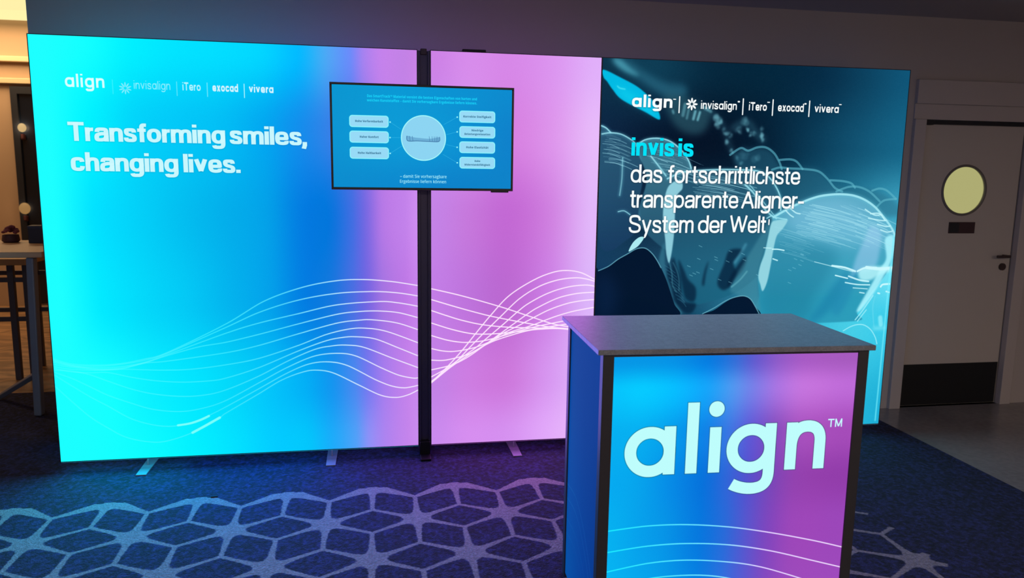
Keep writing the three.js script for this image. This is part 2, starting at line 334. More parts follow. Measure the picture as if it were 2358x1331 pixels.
// ---------------------------------------------------------------- light boxes
const FLOORGAP = 0.06, TOP = 2.31;
const brushed = mat(0x8b8f95, 0.42, { metalness: 0.25 });
const frameMetal = mat(0x3c3c44, 0.45, { metalness: 0.6 });
const mirrored = (t) => { const m = t.clone(); m.wrapS = THREE.RepeatWrapping; m.repeat.x = -1; m.offset.x = 1; m.needsUpdate = true; return m; };   // the same print seen from behind
function lightBox(label, x0, x1, tex, rear, feet, lights) {
  const cx = (x0 + x1) / 2, w = x1 - x0, hw = w / 2, t = thing('light_box', label, 'light box', [cx, 0, 0]);
  const D = 0.06, l = 0.004;
  obj('frame', [box(-hw, -hw + l, FLOORGAP, TOP, -D, 0), box(hw - l, hw, FLOORGAP, TOP, -D, 0), box(-hw + l, hw - l, FLOORGAP, FLOORGAP + l, -D, 0), box(-hw + l, hw - l, TOP - l, TOP, -D, 0)], frameMetal, t);
  obj('graphic_panel', box(-hw + l, hw - l, FLOORGAP + l, TOP - l, -0.006, -0.001), backlit(tex), t);
  obj('rear_panel', box(-hw + l, hw - l, FLOORGAP + l, TOP - l, -D + 0.001, -D + 0.004), new THREE.MeshStandardMaterial({ color: 0x777777, roughness: 0.9, emissive: srgb(225, 200, 255), emissiveMap: mirrored(tex), emissiveIntensity: GLOW.rear * rear }), t);  // rear glow added to light the wall behind
  for (const fx of feet) {
    const s = new THREE.Shape([[-0.03, -0.2], [0.03, -0.2], [0.026, 0.1], [-0.026, 0.1]].map((p) => new THREE.Vector2(...p)));
    obj('foot', [new THREE.ExtrudeGeometry(s, { depth: 0.005, bevelEnabled: false }).rotateX(Math.PI / 2).translate(fx - cx, 0.006, 0)], brushed, t);
    obj('foot_bracket', box(fx - cx - 0.003, fx - cx + 0.003, 0.005, FLOORGAP - 0.003, -0.058, -0.04), brushed, t);
  }
  // glow strip and down lights added to brighten the carpet under the frame
  obj('added_lower_glow', box(-hw + l, hw - l, FLOORGAP - 0.003, FLOORGAP - 0.0005, -D + 0.004, -0.004), mat(0x555555, 0.9, { emissive: lights[0][2], emissiveIntensity: 0.4 }), t);
  for (const [a, b, color, k] of lights) {
    areaLight(t, color, k, b - a, TOP - FLOORGAP - 0.02, [(a + b) / 2 - cx, (TOP + FLOORGAP) / 2, 0.004]);
    areaLight(t, color, GLOW.under * k / GLOW.wall, b - a, 0.05, [(a + b) / 2 - cx, FLOORGAP - 0.005, -D / 2], 0, -Math.PI / 2);
  }
  return t;
}

// --- first print: cyan to violet
const XA = 1.942, XB = 2.011, XC = 2.984, XD = 4.939;
const A = sheet(0, XA, FLOORGAP, TOP, 900);
const waveInk = (s, xs) => { const g = s.c.createLinearGradient(0, 0, XC, 0); for (const [at, c] of xs) g.addColorStop(at, c); return g; };
{
  const rows = [
    [[25, 255, 255], [20, 255, 255], [10, 250, 255], [0, 240, 255], [0, 225, 255], [0, 205, 255], [0, 198, 252], [28, 172, 250], [82, 160, 248], [140, 145, 247], [172, 132, 240], [195, 132, 236], [200, 138, 238]],
    [[25, 255, 255], [20, 255, 255], [8, 240, 255], [0, 230, 255], [0, 215, 250], [0, 195, 250], [0, 175, 246], [18, 150, 240], [76, 136, 240], [118, 122, 240], [165, 124, 238], [195, 130, 235], [200, 136, 238]],
    [[28, 255, 255], [0, 234, 255], [0, 216, 250], [0, 200, 245], [0, 180, 238], [0, 160, 234], [0, 126, 226], [18, 120, 222], [76, 110, 226], [114, 102, 226], [164, 115, 226], [190, 120, 230], [198, 130, 236]],
    [[28, 255, 255], [0, 226, 255], [0, 208, 248], [0, 190, 240], [0, 175, 235], [0, 160, 232], [0, 125, 225], [0, 118, 220], [66, 110, 226], [118, 105, 226], [180, 120, 230], [195, 130, 235], [205, 140, 240]],
    [[28, 255, 255], [0, 242, 255], [0, 213, 250], [0, 200, 248], [0, 190, 245], [0, 167, 240], [18, 142, 236], [50, 130, 232], [85, 115, 228], [135, 115, 230], [185, 125, 232], [195, 130, 233], [205, 138, 238]],
    [[28, 255, 255], [18, 255, 255], [0, 240, 255], [0, 228, 255], [0, 222, 255], [0, 213, 255], [0, 188, 255], [72, 170, 246], [108, 140, 250], [165, 130, 240], [195, 130, 236], [195, 130, 230], [200, 130, 230]],
  ];
  wash(A, [0.06, 0.26, 0.48, 0.7, 0.91, 1.13, 1.31, 1.45, 1.585, 1.655, 1.745, 1.875, 1.94], [0.1, 0.45, 0.95, 1.4, 1.87, 2.28], rows);
  const ink = waveInk(A, [[0, 'rgba(150,255,255,0.16)'], [0.12, 'rgba(120,255,255,0.3)'], [0.28, 'rgba(60,235,255,0.75)'], [0.4, 'rgba(90,225,255,0.85)'], [0.5, 'rgba(190,235,255,0.92)'], [0.58, 'rgba(238,232,255,0.95)'], [1, 'rgba(255,235,255,0.95)']]);
  const left = [
    [[.002,.637],[.090,.607],[.226,.596],[.341,.602],[.458,.623],[.576,.656]], [[.002,.630],[.090,.601],[.225,.590],[.340,.597],[.457,.616],[.576,.652]], [[.001,.619],[.089,.594],[.225,.582],[.340,.585],[.457,.605],[.575,.644]], [[.002,.625],[.090,.597],[.224,.575],[.339,.578],[.456,.601],[.575,.639],[.743,.684],[.885,.706]], [[.000,.607],[.089,.588],[.224,.570],[.339,.572],[.456,.600],[.574,.608],[.883,.647]],
    [[-.001,.595],[.088,.577],[.224,.568],[.339,.570],[.454,.563],[.548,.558],[.689,.558],[.880,.578]], [[-.001,.585],[.087,.563],[.177,.555],[.269,.553],[.382,.524],[.498,.501],[.638,.487],[.782,.489],[.877,.502]], [[-.002,.575],[.088,.567],[.177,.544],[.266,.505],[.379,.458],[.494,.425],[.634,.406],[.754,.408],[.874,.434]], [[-.003,.565],[.085,.527],[.172,.478],[.261,.426],[.374,.378],[.489,.337],[.630,.319],[.751,.334],[.872,.373]],
    [[-.004,.552],[.082,.486],[.169,.422],[.257,.365],[.369,.290],[.484,.248],[.578,.236],[.675,.250],[.773,.288],[.870,.336]], [[.001,.484],[.076,.400],[.162,.309],[.250,.241],[.339,.184],[.455,.152],[.550,.152],[.692,.197],[.835,.276],[.869,.300]]];
  const right = [
    [[.889,.809],[1.099,.935],[1.308,1.010],[1.489,1.044],[1.641,1.049],[1.795,1.036],[1.940,1.012]], [[.889,.790],[1.067,.871],[1.276,.936],[1.488,.972],[1.689,.980],[1.825,.971],[1.940,.952]], [[.887,.757],[1.065,.811],[1.274,.859],[1.486,.906],[1.719,.922],[1.831,.913],[1.940,.892]], [[1.063,.747],[1.273,.801],[1.485,.852],[1.608,.866],[1.713,.868],[1.831,.856],[1.939,.826]],
    [[1.061,.684],[1.271,.744],[1.484,.801],[1.607,.816],[1.687,.817],[1.824,.796],[1.941,.755]], [[1.058,.610],[1.269,.677],[1.422,.736],[1.545,.765],[1.637,.770],[1.761,.749],[1.941,.678]], [[1.056,.557],[1.268,.645],[1.421,.700],[1.513,.718],[1.587,.721],[1.698,.706],[1.823,.653],[1.940,.601]], [[1.054,.508],[1.207,.587],[1.359,.652],[1.451,.670],[1.531,.674],[1.635,.658],[1.791,.592],[1.943,.529]],
    [[1.053,.469],[1.205,.551],[1.358,.614],[1.487,.627],[1.591,.608],[1.727,.537],[1.828,.489],[1.910,.468],[1.942,.468]], [[1.052,.435],[1.205,.519],[1.327,.569],[1.431,.579],[1.541,.554],[1.695,.467],[1.789,.425],[1.865,.411],[1.942,.423]], [[1.051,.406],[1.173,.479],[1.295,.524],[1.375,.532],[1.466,.511],[1.601,.438],[1.726,.372],[1.814,.355],[1.884,.368],[1.942,.395]]];
  for (let i = 0; i < left.length; i++) line(A, [...left[i], ...right[i]], 0.0062, ink);
  for (const [p, w] of [[[[.612,.240],[.675,.248],[.733,.266],[.778,.287]], 0.012], [[[.687,.194],[.751,.228],[.796,.253],[.835,.275]], 0.014]]) line(A, p, w, 'rgba(130,255,250,0.9)');
  // logos
  const lw = 'rgba(225,255,255,0.95)', mid = 'rgba(150,240,255,0.85)', br = 'rgba(215,245,255,0.98)';
  const yb = 2.058;
  write(A, 'αlign', .158, .345, yb, 0.048, 0.26, 0.95, lw, 0.24);
  burst(A, .444,2.060, 0.031, 10, 0.11, mid);
  write(A, 'invisαlign', .486, .664, yb, 0.031, 0.2, 0.95, mid, 0.2);
  write(A, 'iTero', .724, .814, yb, 0.03, 0.27, 0.95, 'rgba(190,245,255,0.95)', 0.2);
  write(A, 'exocαd', .873, 1.002, yb, 0.03, 0.33, 0.95, br, 0.18);
  write(A, 'viverα', 1.057, 1.182, yb, 0.03, 0.32, 0.95, br, 0.18);
  for (const [x, a] of [[.384, 0.25], [.696, 0.45], [.847, 0.55], [1.033, 0.85]]) line(A, [[x, yb - 0.028], [x, yb + 0.042]], 0.0045, 'rgba(200,250,255,' + a + ')');
  // headline
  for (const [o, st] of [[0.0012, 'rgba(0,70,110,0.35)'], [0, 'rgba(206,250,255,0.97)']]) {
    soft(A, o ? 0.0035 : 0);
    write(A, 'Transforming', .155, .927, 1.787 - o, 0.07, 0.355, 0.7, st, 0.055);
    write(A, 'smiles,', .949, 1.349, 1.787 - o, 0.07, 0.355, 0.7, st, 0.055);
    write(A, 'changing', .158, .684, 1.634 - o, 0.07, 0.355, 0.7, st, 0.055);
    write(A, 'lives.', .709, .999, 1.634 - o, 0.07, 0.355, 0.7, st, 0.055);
  }
  soft(A, 0);
}
lightBox('wide backlit fabric wall fading from cyan to violet, carrying the white two-line headline', 0, XA, toTexture(A), 1.3, [0.435, 1.44],
  [[0.01, 0.65, srgb(0, 205, 255), GLOW.blue], [0.65, 1.4, srgb(0, 125, 250), GLOW.blue], [1.4, XA - 0.01, srgb(130, 80, 240), GLOW.wall]]);

// --- second print: pink
const B = sheet(XB, XC, FLOORGAP, TOP, 900);
{
  const rows = [
    [[202, 138, 238], [214, 142, 240], [214, 145, 240], [226, 168, 250], [232, 185, 250]],
    [[195, 130, 230], [205, 125, 226], [205, 120, 220], [215, 150, 240], [224, 180, 250]],
    [[195, 125, 230], [190, 115, 220], [188, 105, 210], [205, 130, 230], [220, 180, 250]],
    [[196, 130, 230], [198, 120, 220], [195, 105, 212], [208, 130, 225], [226, 182, 250]],
    [[205, 140, 240], [215, 145, 240], [215, 130, 226], [222, 150, 236], [232, 186, 250]],
    [[205, 130, 230], [215, 140, 235], [215, 136, 232], [220, 150, 240], [225, 175, 250]],
  ];
  wash(B, [2.03, 2.22, 2.46, 2.71, 2.95], [0.1, 0.45, 0.95, 1.4, 1.87, 2.28], rows);
  const ink = 'rgba(255,232,255,0.95)';
  for (const p of [
    [[2.011,.992],[2.182,.950],[2.411,.882],[2.587,.822],[2.735,.772],[2.837,.752]], [[2.011,.929],[2.183,.875],[2.354,.827],[2.529,.789],[2.706,.755],[2.837,.740]], [[2.011,.865],[2.098,.834],[2.183,.806],[2.309,.776],[2.471,.757],[2.647,.749],[2.837,.740]], [[2.011,.792],[2.126,.753],[2.240,.725],[2.321,.719],[2.413,.721],[2.530,.730],[2.647,.746],[2.825,.770]],
    [[2.010,.718],[2.098,.690],[2.183,.674],[2.241,.673],[2.327,.681],[2.442,.709],[2.530,.734],[2.647,.761],[2.794,.787],[2.884,.804]], [[2.010,.641],[2.070,.626],[2.127,.620],[2.195,.626],[2.275,.643],[2.356,.673],[2.471,.726],[2.564,.752],[2.623,.771],[2.687,.795],[2.764,.821],[2.858,.846],[2.987,.868]], [[2.010,.572],[2.070,.568],[2.127,.575],[2.230,.602],[2.321,.652],[2.413,.711],[2.529,.767],[2.581,.794],[2.704,.855],[2.821,.894],[2.910,.909],[2.985,.915]], [[2.010,.513],[2.104,.532],[2.155,.548],[2.230,.587],[2.310,.642],[2.379,.693],[2.465,.754],[2.578,.834],[2.644,.874],[2.761,.927],[2.879,.953],[2.984,.959]],
    [[2.010,.471],[2.098,.519],[2.184,.579],[2.272,.639],[2.321,.681],[2.427,.769],[2.519,.849],[2.585,.898],[2.701,.957],[2.819,.992],[2.926,1.003],[2.983,.996]], [[2.010,.443],[2.087,.503],[2.152,.554],[2.229,.634],[2.324,.731],[2.418,.822],[2.527,.925],[2.642,.996],[2.758,1.035],[2.865,1.047],[2.930,1.040],[2.982,1.026]], [[2.010,.438],[2.107,.532],[2.195,.629],[2.275,.729],[2.360,.832],[2.468,.946],[2.612,1.036],[2.728,1.081],[2.816,1.091],[2.900,1.077],[2.981,1.038]],
    [[2.010,.435],[2.127,.528],[2.241,.604],[2.356,.667],[2.472,.706],[2.588,.735],[2.677,.742],[2.766,.743],[2.838,.735]]]) line(B, p, 0.0066, ink);
}
const boxB = lightBox('narrow pink backlit fabric panel with crossing white wave lines, right of the dark post', XB, XC, toTexture(B), 0.5, [2.515], [[XB + 0.01, XC - 0.01, srgb(196, 95, 230), GLOW.wall]]);
obj('clip', box(-0.31, -0.18, TOP - 0.004, TOP + 0.012, -0.03, 0.004, 0.003), blackMetal, boxB);

// --- third print: dark teal with the clear aligner
const C = sheet(XC, XD, FLOORGAP, TOP, 900);
{
  const c = C.c;
  const rows = [
    [[0, 40, 70], [8, 40, 70], [10, 80, 110], [20, 150, 190], [40, 185, 215], [40, 190, 220], [30, 175, 215]],
    [[2, 26, 60], [6, 30, 50], [20, 80, 110], [40, 140, 170], [50, 180, 210], [70, 205, 230], [60, 205, 235]],
    [[18, 60, 95], [25, 70, 100], [35, 95, 125], [40, 120, 150], [60, 160, 190], [70, 190, 220], [110, 225, 245]],
    [[20, 60, 90], [10, 40, 66], [8, 44, 68], [10, 55, 80], [20, 90, 120], [40, 130, 160], [60, 160, 190]],
    [[10, 36, 66], [4, 24, 48], [2, 18, 38], [2, 30, 52], [8, 60, 88], [16, 84, 116], [20, 100, 134]],
    [[10, 50, 72], [12, 60, 84], [4, 40, 62], [2, 38, 60], [4, 44, 70], [10, 66, 96], [14, 84, 118]],
  ];
  wash(C, [3, 3.3, 3.65, 4, 4.35, 4.65, 4.92], [0.15, 0.75, 1.05, 1.45, 1.85, 2.28], rows, 7);
  const fillP = (pts, style, blur = 0, closed = true) => { soft(C, blur); c.fillStyle = style; curve(c, pts, closed); c.fill(); soft(C, 0); };
  const strokeP = (pts, w, style, blur = 0) => { soft(C, blur); line(C, pts, w, style); soft(C, 0); };
  // hazy tube and glassy sparks, upper left
  fillP([[3.023,2.308],[3.135,2.304],[3.231,2.243],[3.366,2.186],[3.486,2.172],[3.489,2.111],[3.370,2.107],[3.205,2.198],[3.095,2.255]], 'rgba(50,120,145,0.55)', 0.02);
  fillP([[3.042,2.309],[3.088,2.307],[3.141,2.265],[3.204,2.220],[3.138,2.231],[3.071,2.267]], 'rgba(90,185,205,0.6)', 0.012);
  fillP([[3.360,2.107],[3.465,2.110],[3.588,2.073],[3.654,2.026],[3.621,1.917],[3.525,1.897],[3.425,1.957]], 'rgba(48,96,112,0.6)', 0.02);
  for (const [p, w, a] of [[[[3.492,2.066],[3.481,2.003]], 0.02, 0.5], [[[3.517,2.049],[3.506,1.986]], 0.014, 0.5], [[[3.557,2.028],[3.547,1.983]], 0.016, 0.85], [[[3.586,2.024],[3.574,1.979]], 0.014, 0.9], [[[3.417,2.028],[3.422,2.015]], 0.014, 0.6], [[[3.604,2.056],[3.654,2.030]], 0.018, 0.6]]) strokeP(p, w, 'rgba(110,180,195,' + a + ')', 0.004);
  for (const [q, r0, a] of [[3.703,1.988, 0.03, 0.6], [3.691,1.948, 0.022, 0.5], [3.715,1.971, 0.014, 0.95], [3.625,2.037, 0.02, 0.35], [3.754,1.915, 0.022, 0.45], [3.779,1.894, 0.02, 0.5], [3.768,1.854, 0.018, 0.55], [3.799,1.802, 0.012, 0.95], [3.836,1.759, 0.013, 0.7], [3.866,1.728, 0.013, 0.8], [3.874,1.988, 0.028, 0.4], [3.835,1.926, 0.022, 0.45], [3.892,1.931, 0.012, 0.95], [3.913,1.906, 0.014, 0.8], [3.936,1.908, 0.012, 0.7], [3.985,1.881, 0.02, 0.9], [3.985,1.903, 0.012, 0.9], [3.987,1.942, 0.016, 0.35], [3.887,1.782, 0.03, 0.3], [3.956,1.756, 0.03, 0.3]].map(([x, y, r1, al]) => [[x, y], r1, al])) {
    for (let i = 0; i < 5; i++) { const x = q[0] + (rnd() - 0.5) * r0 * 1.5, y = q[1] + (rnd() - 0.5) * r0 * 1.5, w0 = r0 * (0.3 + 0.6 * rnd()), h0 = r0 * (0.25 + 0.5 * rnd()), g = rnd() * 6; c.save(); soft(C, 0.0045); c.translate(x, y); c.rotate(g); c.beginPath(); c.ellipse(0, 0, w0, h0, 0, 0, 7); c.fillStyle = 'rgba(125,195,210,' + (a * (0.3 + 0.5 * rnd())).toFixed(2) + ')'; c.fill(); c.restore(); soft(C, 0); }
  }
  strokeP([[3.634,2.046],[3.703,1.988],[3.754,1.919],[3.789,1.824],[3.862,1.728]], 0.03, 'rgba(60,120,140,0.3)', 0.015);
  strokeP([[3.801,1.938],[3.884,1.975],[3.946,1.915],[3.997,1.872]], 0.04, 'rgba(60,120,140,0.35)', 0.015);
  // blue blade
  fillP([[2.989,2.245],[3.097,2.203],[3.207,2.150],[3.305,2.070],[3.325,2.035],[3.338,1.975],[3.250,2.015],[3.106,2.081],[3.048,2.136],[3.014,2.179],[2.991,2.204]], 'rgba(0,186,228,1)', 0.003);
  fillP([[3.070,2.159],[3.147,2.118],[3.277,2.047],[3.317,1.999],[3.230,2.041],[3.124,2.095]], 'rgba(20,222,246,0.6)', 0.02);
  strokeP([[3.075,2.157],[3.090,2.146],[3.122,2.141]], 0.006, 'rgba(120,245,250,0.7)', 0.003);
  // far arch of the aligner
  const faint = 'rgba(95,180,200,0.62)';
  fillP([[3.844,1.710],[3.856,1.816],[3.914,1.818],[3.990,1.828],[4.060,1.803],[4.145,1.706],[4.353,1.709],[4.502,1.611],[4.771,1.577],[4.924,1.504],[4.933,1.419],[4.176,1.425]], 'rgba(40,105,130,0.5)', 0.015);
  for (const p of [[[3.791,1.780],[3.856,1.821],[3.905,1.807],[3.961,1.827],[4.019,1.828],[4.075,1.794],[4.113,1.741],[4.131,1.701]], [[4.112,1.755],[4.181,1.760],[4.226,1.747],[4.269,1.703]], [[4.068,1.696],[4.116,1.710],[4.185,1.706],[4.284,1.703],[4.375,1.691],[4.439,1.647],[4.494,1.592],[4.546,1.570]], [[4.460,1.638],[4.541,1.634],[4.603,1.621],[4.631,1.594]], [[4.506,1.570],[4.585,1.598],[4.656,1.599],[4.731,1.572],[4.809,1.512]], [[4.751,1.577],[4.801,1.591],[4.854,1.578],[4.922,1.527]], [[4.792,1.475],[4.839,1.517],[4.922,1.527]]]) strokeP(p, 0.013, faint, 0.002);
  // teeth
  const tooth = (pts, a, b, y0, y1, alpha) => { const g = c.createLinearGradient(0, y1, 0, y0); g.addColorStop(0, a); g.addColorStop(1, b); c.globalAlpha = alpha; fillP(pts, g, 0.003); c.globalAlpha = 1; };
  tooth([[2.982,1.885],[3.044,1.895],[3.117,1.883],[3.191,1.838],[3.231,1.770],[3.250,1.632],[3.233,1.500],[3.247,1.386],[3.177,1.279],[3.003,1.244]], 'rgb(52,108,138)', 'rgb(12,40,84)', 1, 1.75, 0.65);
  tooth([[3.201,1.813],[3.254,1.857],[3.336,1.869],[3.420,1.851],[3.488,1.801],[3.538,1.732],[3.551,1.679],[3.454,1.546],[3.427,1.324],[3.453,1.189],[3.238,1.377],[3.273,1.632]], 'rgb(80,150,172)', 'rgb(24,74,104)', 1, 1.75, 0.7);
  tooth([[3.407,1.546],[3.449,1.643],[3.579,1.684],[3.768,1.696],[3.942,1.685],[4.041,1.651],[4.117,1.561],[4.149,1.462],[4.121,1.370],[4.090,1.251],[4.051,1.093],[3.911,.964],[3.719,.892],[3.563,.895],[3.475,1.116],[3.412,1.252]], 'rgb(44,100,126)', 'rgb(24,98,126)', 0.95, 1.6, 0.75);
  tooth([[4.104,1.424],[4.210,1.478],[4.332,1.526],[4.441,1.551],[4.554,1.554],[4.669,1.536],[4.765,1.482],[4.849,1.406],[4.929,1.323],[4.936,1.161],[4.900,1.055],[4.803,.928],[4.720,.808],[4.710,.750],[4.055,.763],[4.037,.924],[4.021,1.049],[4.054,1.200],[4.086,1.370]], 'rgb(96,176,204)', 'rgb(40,150,180)', 0.9, 1.5, 0.9);
  fillP([[4.212,1.451],[4.519,1.514],[4.837,1.378],[4.910,1.267],[4.620,1.239],[4.237,1.322]], 'rgba(140,205,235,0.45)', 0.04);
  fillP([[4.062,1.200],[4.392,1.240],[4.551,1.156],[4.419,.919],[4.356,.757],[4.085,.762]], 'rgba(20,110,140,0.35)', 0.04);
  fillP([[4.563,1.016],[4.636,1.057],[4.547,.846],[4.432,.755],[4.386,.756]], 'rgba(20,120,165,0.5)', 0.02);
  fillP([[4.638,1.036],[4.704,1.071],[4.650,.894],[4.583,.789],[4.539,.846]], 'rgba(30,130,175,0.45)', 0.015);
  // dark roots of the second tooth
  for (const p of [[[3.435,1.123],[3.463,1.064],[3.478,1.001],[3.525,.898],[3.513,.882],[3.460,.946],[3.427,1.033]], [[3.462,1.166],[3.494,1.095],[3.518,1.032],[3.523,.922],[3.488,.969],[3.458,1.088]], [[3.495,1.150],[3.535,1.087],[3.563,1.032],[3.616,.976],[3.612,.896],[3.553,.913],[3.523,1.016]], [[3.823,1.207],[3.911,1.207],[3.853,1.132],[3.879,1.060],[3.825,.973],[3.783,.966],[3.755,1.014],[3.791,1.121]], [[3.690,1.141],[3.677,1.062],[3.669,.991],[3.656,1.007],[3.668,1.086]], [[3.915,1.159],[3.940,1.147],[3.919,1.084],[3.872,1.029],[3.825,.973],[3.838,1.045]], [[3.466,.918],[3.533,.890],[3.621,.880],[3.599,.825],[3.545,.830]]]) fillP(p, 'rgba(3,32,58,0.78)', 0.007);
  for (let i = 0; i < 9; i++) strokeP([[3.405 + 0.012 * i, 1.12 - 0.026 * i], [3.44 + 0.012 * i, 1.1 - 0.026 * i], [3.48 + 0.01 * i, 1.07 - 0.026 * i]], 0.004, 'rgba(60,130,155,0.4)', 0.002);
  strokeP([[3.439,1.135],[3.459,1.064],[3.466,.997],[3.493,.954]], 0.006, 'rgba(80,150,170,0.6)', 0.003);
  strokeP([[3.463,1.134],[3.491,1.080],[3.506,1.028],[3.509,.961]], 0.006, 'rgba(80,150,170,0.5)', 0.003);
  strokeP([[3.945,1.076],[3.902,1.024],[3.850,.981]], 0.01, 'rgba(110,185,200,0.85)', 0.003);
  strokeP([[3.926,1.242],[3.892,1.179],[3.862,1.132]], 0.018, 'rgba(80,160,185,0.55)', 0.006);
  // pale strips between the teeth
  fillP([[3.379,1.193],[3.405,1.251],[3.417,1.088],[3.459,.978],[3.483,.898],[3.537,.824],[3.503,.824],[3.461,.938],[3.414,1.049],[3.374,1.123]], 'rgba(50,115,140,0.75)', 0.006);
  fillP([[4.019,1.295],[4.078,1.390],[4.099,1.403],[4.082,1.322],[4.054,1.200],[4.025,1.090],[4.025,.994],[4.039,.890],[4.040,.820],[3.897,.926],[3.849,.989]], 'rgba(70,140,160,0.55)', 0.008);
  // dark gums
  const gum = (pts, rim) => { fillP(pts, 'rgba(0,20,44,0.97)', 0.0015); strokeP(rim, 0.006, 'rgba(100,170,190,0.85)', 0.0012); };
  gum([[2.984,1.088],[3.003,1.087],[3.058,1.114],[3.116,1.156],[3.174,1.188],[3.221,1.215],[3.261,1.224],[3.293,1.217],[3.331,1.186],[3.361,1.147],[3.387,1.104],[3.423,1.033],[3.451,.962],[3.484,.879],[3.517,.810],[3.312,.798],[2.993,.804]], [[2.997,1.088],[3.058,1.114],[3.116,1.156],[3.174,1.188],[3.221,1.215],[3.261,1.224],[3.293,1.217],[3.331,1.186],[3.361,1.147],[3.387,1.104]]);
  gum([[3.653,.799],[3.742,.837],[3.812,.884],[3.866,.911],[3.930,.921],[3.977,.903],[4.013,.859],[4.050,.792],[3.857,.752]], [[3.670,.816],[3.741,.850],[3.812,.892],[3.866,.914],[3.930,.924],[3.977,.906],[4.012,.861],[4.044,.810]]);
  fillP([[2.992,1.061],[3.060,1.068],[3.124,.943],[3.088,.814],[2.996,.816]], 'rgba(10,40,80,0.5)', 0.04);
  // bright edges of the plastic
  const white = 'rgba(165,232,244,0.95)';
  fillP([[3.416,1.595],[3.484,1.628],[3.500,1.579],[3.463,1.521],[3.461,1.364],[3.457,1.255],[3.440,1.135],[3.419,1.179],[3.405,1.280],[3.386,1.405],[3.390,1.512]], 'rgba(150,214,228,0.92)', 0.003);
  fillP([[3.180,1.204],[3.205,1.255],[3.243,1.287],[3.272,1.284],[3.241,1.238],[3.207,1.214]], 'rgba(175,240,246,0.98)', 0.002);
  fillP([[4.086,1.370],[4.114,1.390],[4.187,1.397],[4.188,1.377],[4.162,1.336],[4.128,1.295],[4.112,1.213],[4.098,1.097],[4.083,1.007],[4.058,.952],[4.039,.994],[4.023,1.042],[4.031,1.111],[4.055,1.186],[4.071,1.281]], 'rgba(152,216,228,0.95)', 0.003);
  fillP([[4.870,1.274],[4.932,1.295],[4.942,1.196],[4.924,1.126],[4.892,1.055],[4.832,.942],[4.757,.836],[4.720,.808],[4.718,.829],[4.771,.928],[4.824,1.027],[4.857,1.091],[4.890,1.154]], 'rgba(170,244,255,0.9)', 0.006);
  fillP([[4.762,1.357],[4.834,1.323],[4.839,1.197],[4.810,1.091],[4.682,1.057],[4.649,1.001],[4.674,1.141],[4.718,1.253]], 'rgba(160,205,240,0.55)', 0.012);
  fillP([[4.704,1.071],[4.771,1.099],[4.942,1.097],[4.941,1.069],[4.868,1.055],[4.794,1.014],[4.725,1.014]], 'rgba(190,250,255,0.8)', 0.008);
  const rim = (p, w = 0.009, a = 0.9) => { strokeP(p, w * 2.4, 'rgba(110,200,220,0.3)', 0.006); strokeP(p, w, 'rgba(160,230,242,' + a + ')', 0.0012); };
  rim([[2.989,1.931],[3.017,1.919],[3.044,1.895]], 0.008, 0.8); rim([[2.993,1.885],[3.044,1.893],[3.108,1.886],[3.172,1.855],[3.201,1.830]], 0.008, 0.75); rim([[3.201,1.821],[3.254,1.857],[3.327,1.868],[3.402,1.855],[3.478,1.805],[3.528,1.745],[3.548,1.697]], 0.008, 0.8);
  rim([[3.295,1.763],[3.334,1.720],[3.393,1.651]], 0.009, 0.7); rim([[3.403,1.634],[3.485,1.670],[3.579,1.684],[3.720,1.692],[3.864,1.693],[3.981,1.686],[4.051,1.651],[4.105,1.588],[4.140,1.516],[4.142,1.452]], 0.009, 0.8);
  rim([[3.899,1.604],[3.961,1.551],[4.025,1.470],[4.077,1.425],[4.118,1.402]], 0.01, 0.8); rim([[3.928,1.604],[3.990,1.542],[4.054,1.470],[4.107,1.416]], 0.005, 0.7);
  rim([[4.098,1.410],[4.154,1.441],[4.211,1.472],[4.268,1.496],[4.332,1.521],[4.398,1.540],[4.479,1.551],[4.554,1.553],[4.630,1.545],[4.708,1.519],[4.781,1.475],[4.840,1.420],[4.892,1.365],[4.928,1.316],[4.932,1.295]], 0.013, 0.95);
  rim([[4.055,1.403],[4.083,1.417],[4.105,1.409],[4.187,1.396]], 0.007, 0.8); rim([[3.122,1.751],[3.122,1.630],[3.112,1.534]], 0.008, 0.45); rim([[3.106,1.438],[3.143,1.443],[3.180,1.421]], 0.006, 0.7);
  strokeP([[4.781,.821],[4.726,.749]], 0.008, 'rgba(150,235,248,0.85)', 0.002); strokeP([[4.820,.913],[4.758,.821],[4.709,.758]], 0.008, 'rgba(160,238,250,0.85)', 0.002);
  // fine print lines across the teeth
  c.lineCap = 'round';
  // n fine lines: start in the parallelogram (o, o + u, o + v), run along d, bent by sag
  const streaks = (n, o, u, v, d, sag, a0) => { for (let i = 0; i < n; i++) { const t = (i + rnd()) / n, q = rnd(), l = 0.35 + 0.65 * rnd(), x = o[0] + u[0] * q + v[0] * t, y = o[1] + u[1] * q + v[1] * t; strokeP([[x, y], [x + d[0] * l * 0.5, y + d[1] * l * 0.5 + sag * l], [x + d[0] * l, y + d[1] * l]], 0.0022 + 0.0038 * rnd() * rnd(), 'rgba(165,228,242,' + (a0 * (0.25 + 0.75 * rnd())).toFixed(2) + ')', 0.0006); } };
  const span = (p, q) => [q[0] - p[0], q[1] - p[1]];
  const [b0, b1, b2, b3] = [[4.267,1.506],[4.417,1.483],[4.239,1.295],[4.696,1.406]];
  streaks(46, b0, span(b0, b1), span(b0, b2), span(b0, b3), 0.008, 0.75);
  const [b4, b5, b6, b7] = [[4.519,1.518],[4.674,1.474],[4.615,1.295],[4.858,1.392]];
  streaks(26, b4, span(b4, b5), span(b4, b6), span(b4, b7), 0.006, 0.7);
  const [b8, b9, b10, b11] = [[4.109,1.356],[4.252,1.322],[4.121,1.199],[4.328,1.295]];
  streaks(22, b8, span(b8, b9), span(b8, b10), span(b8, b11), 0.004, 0.35);
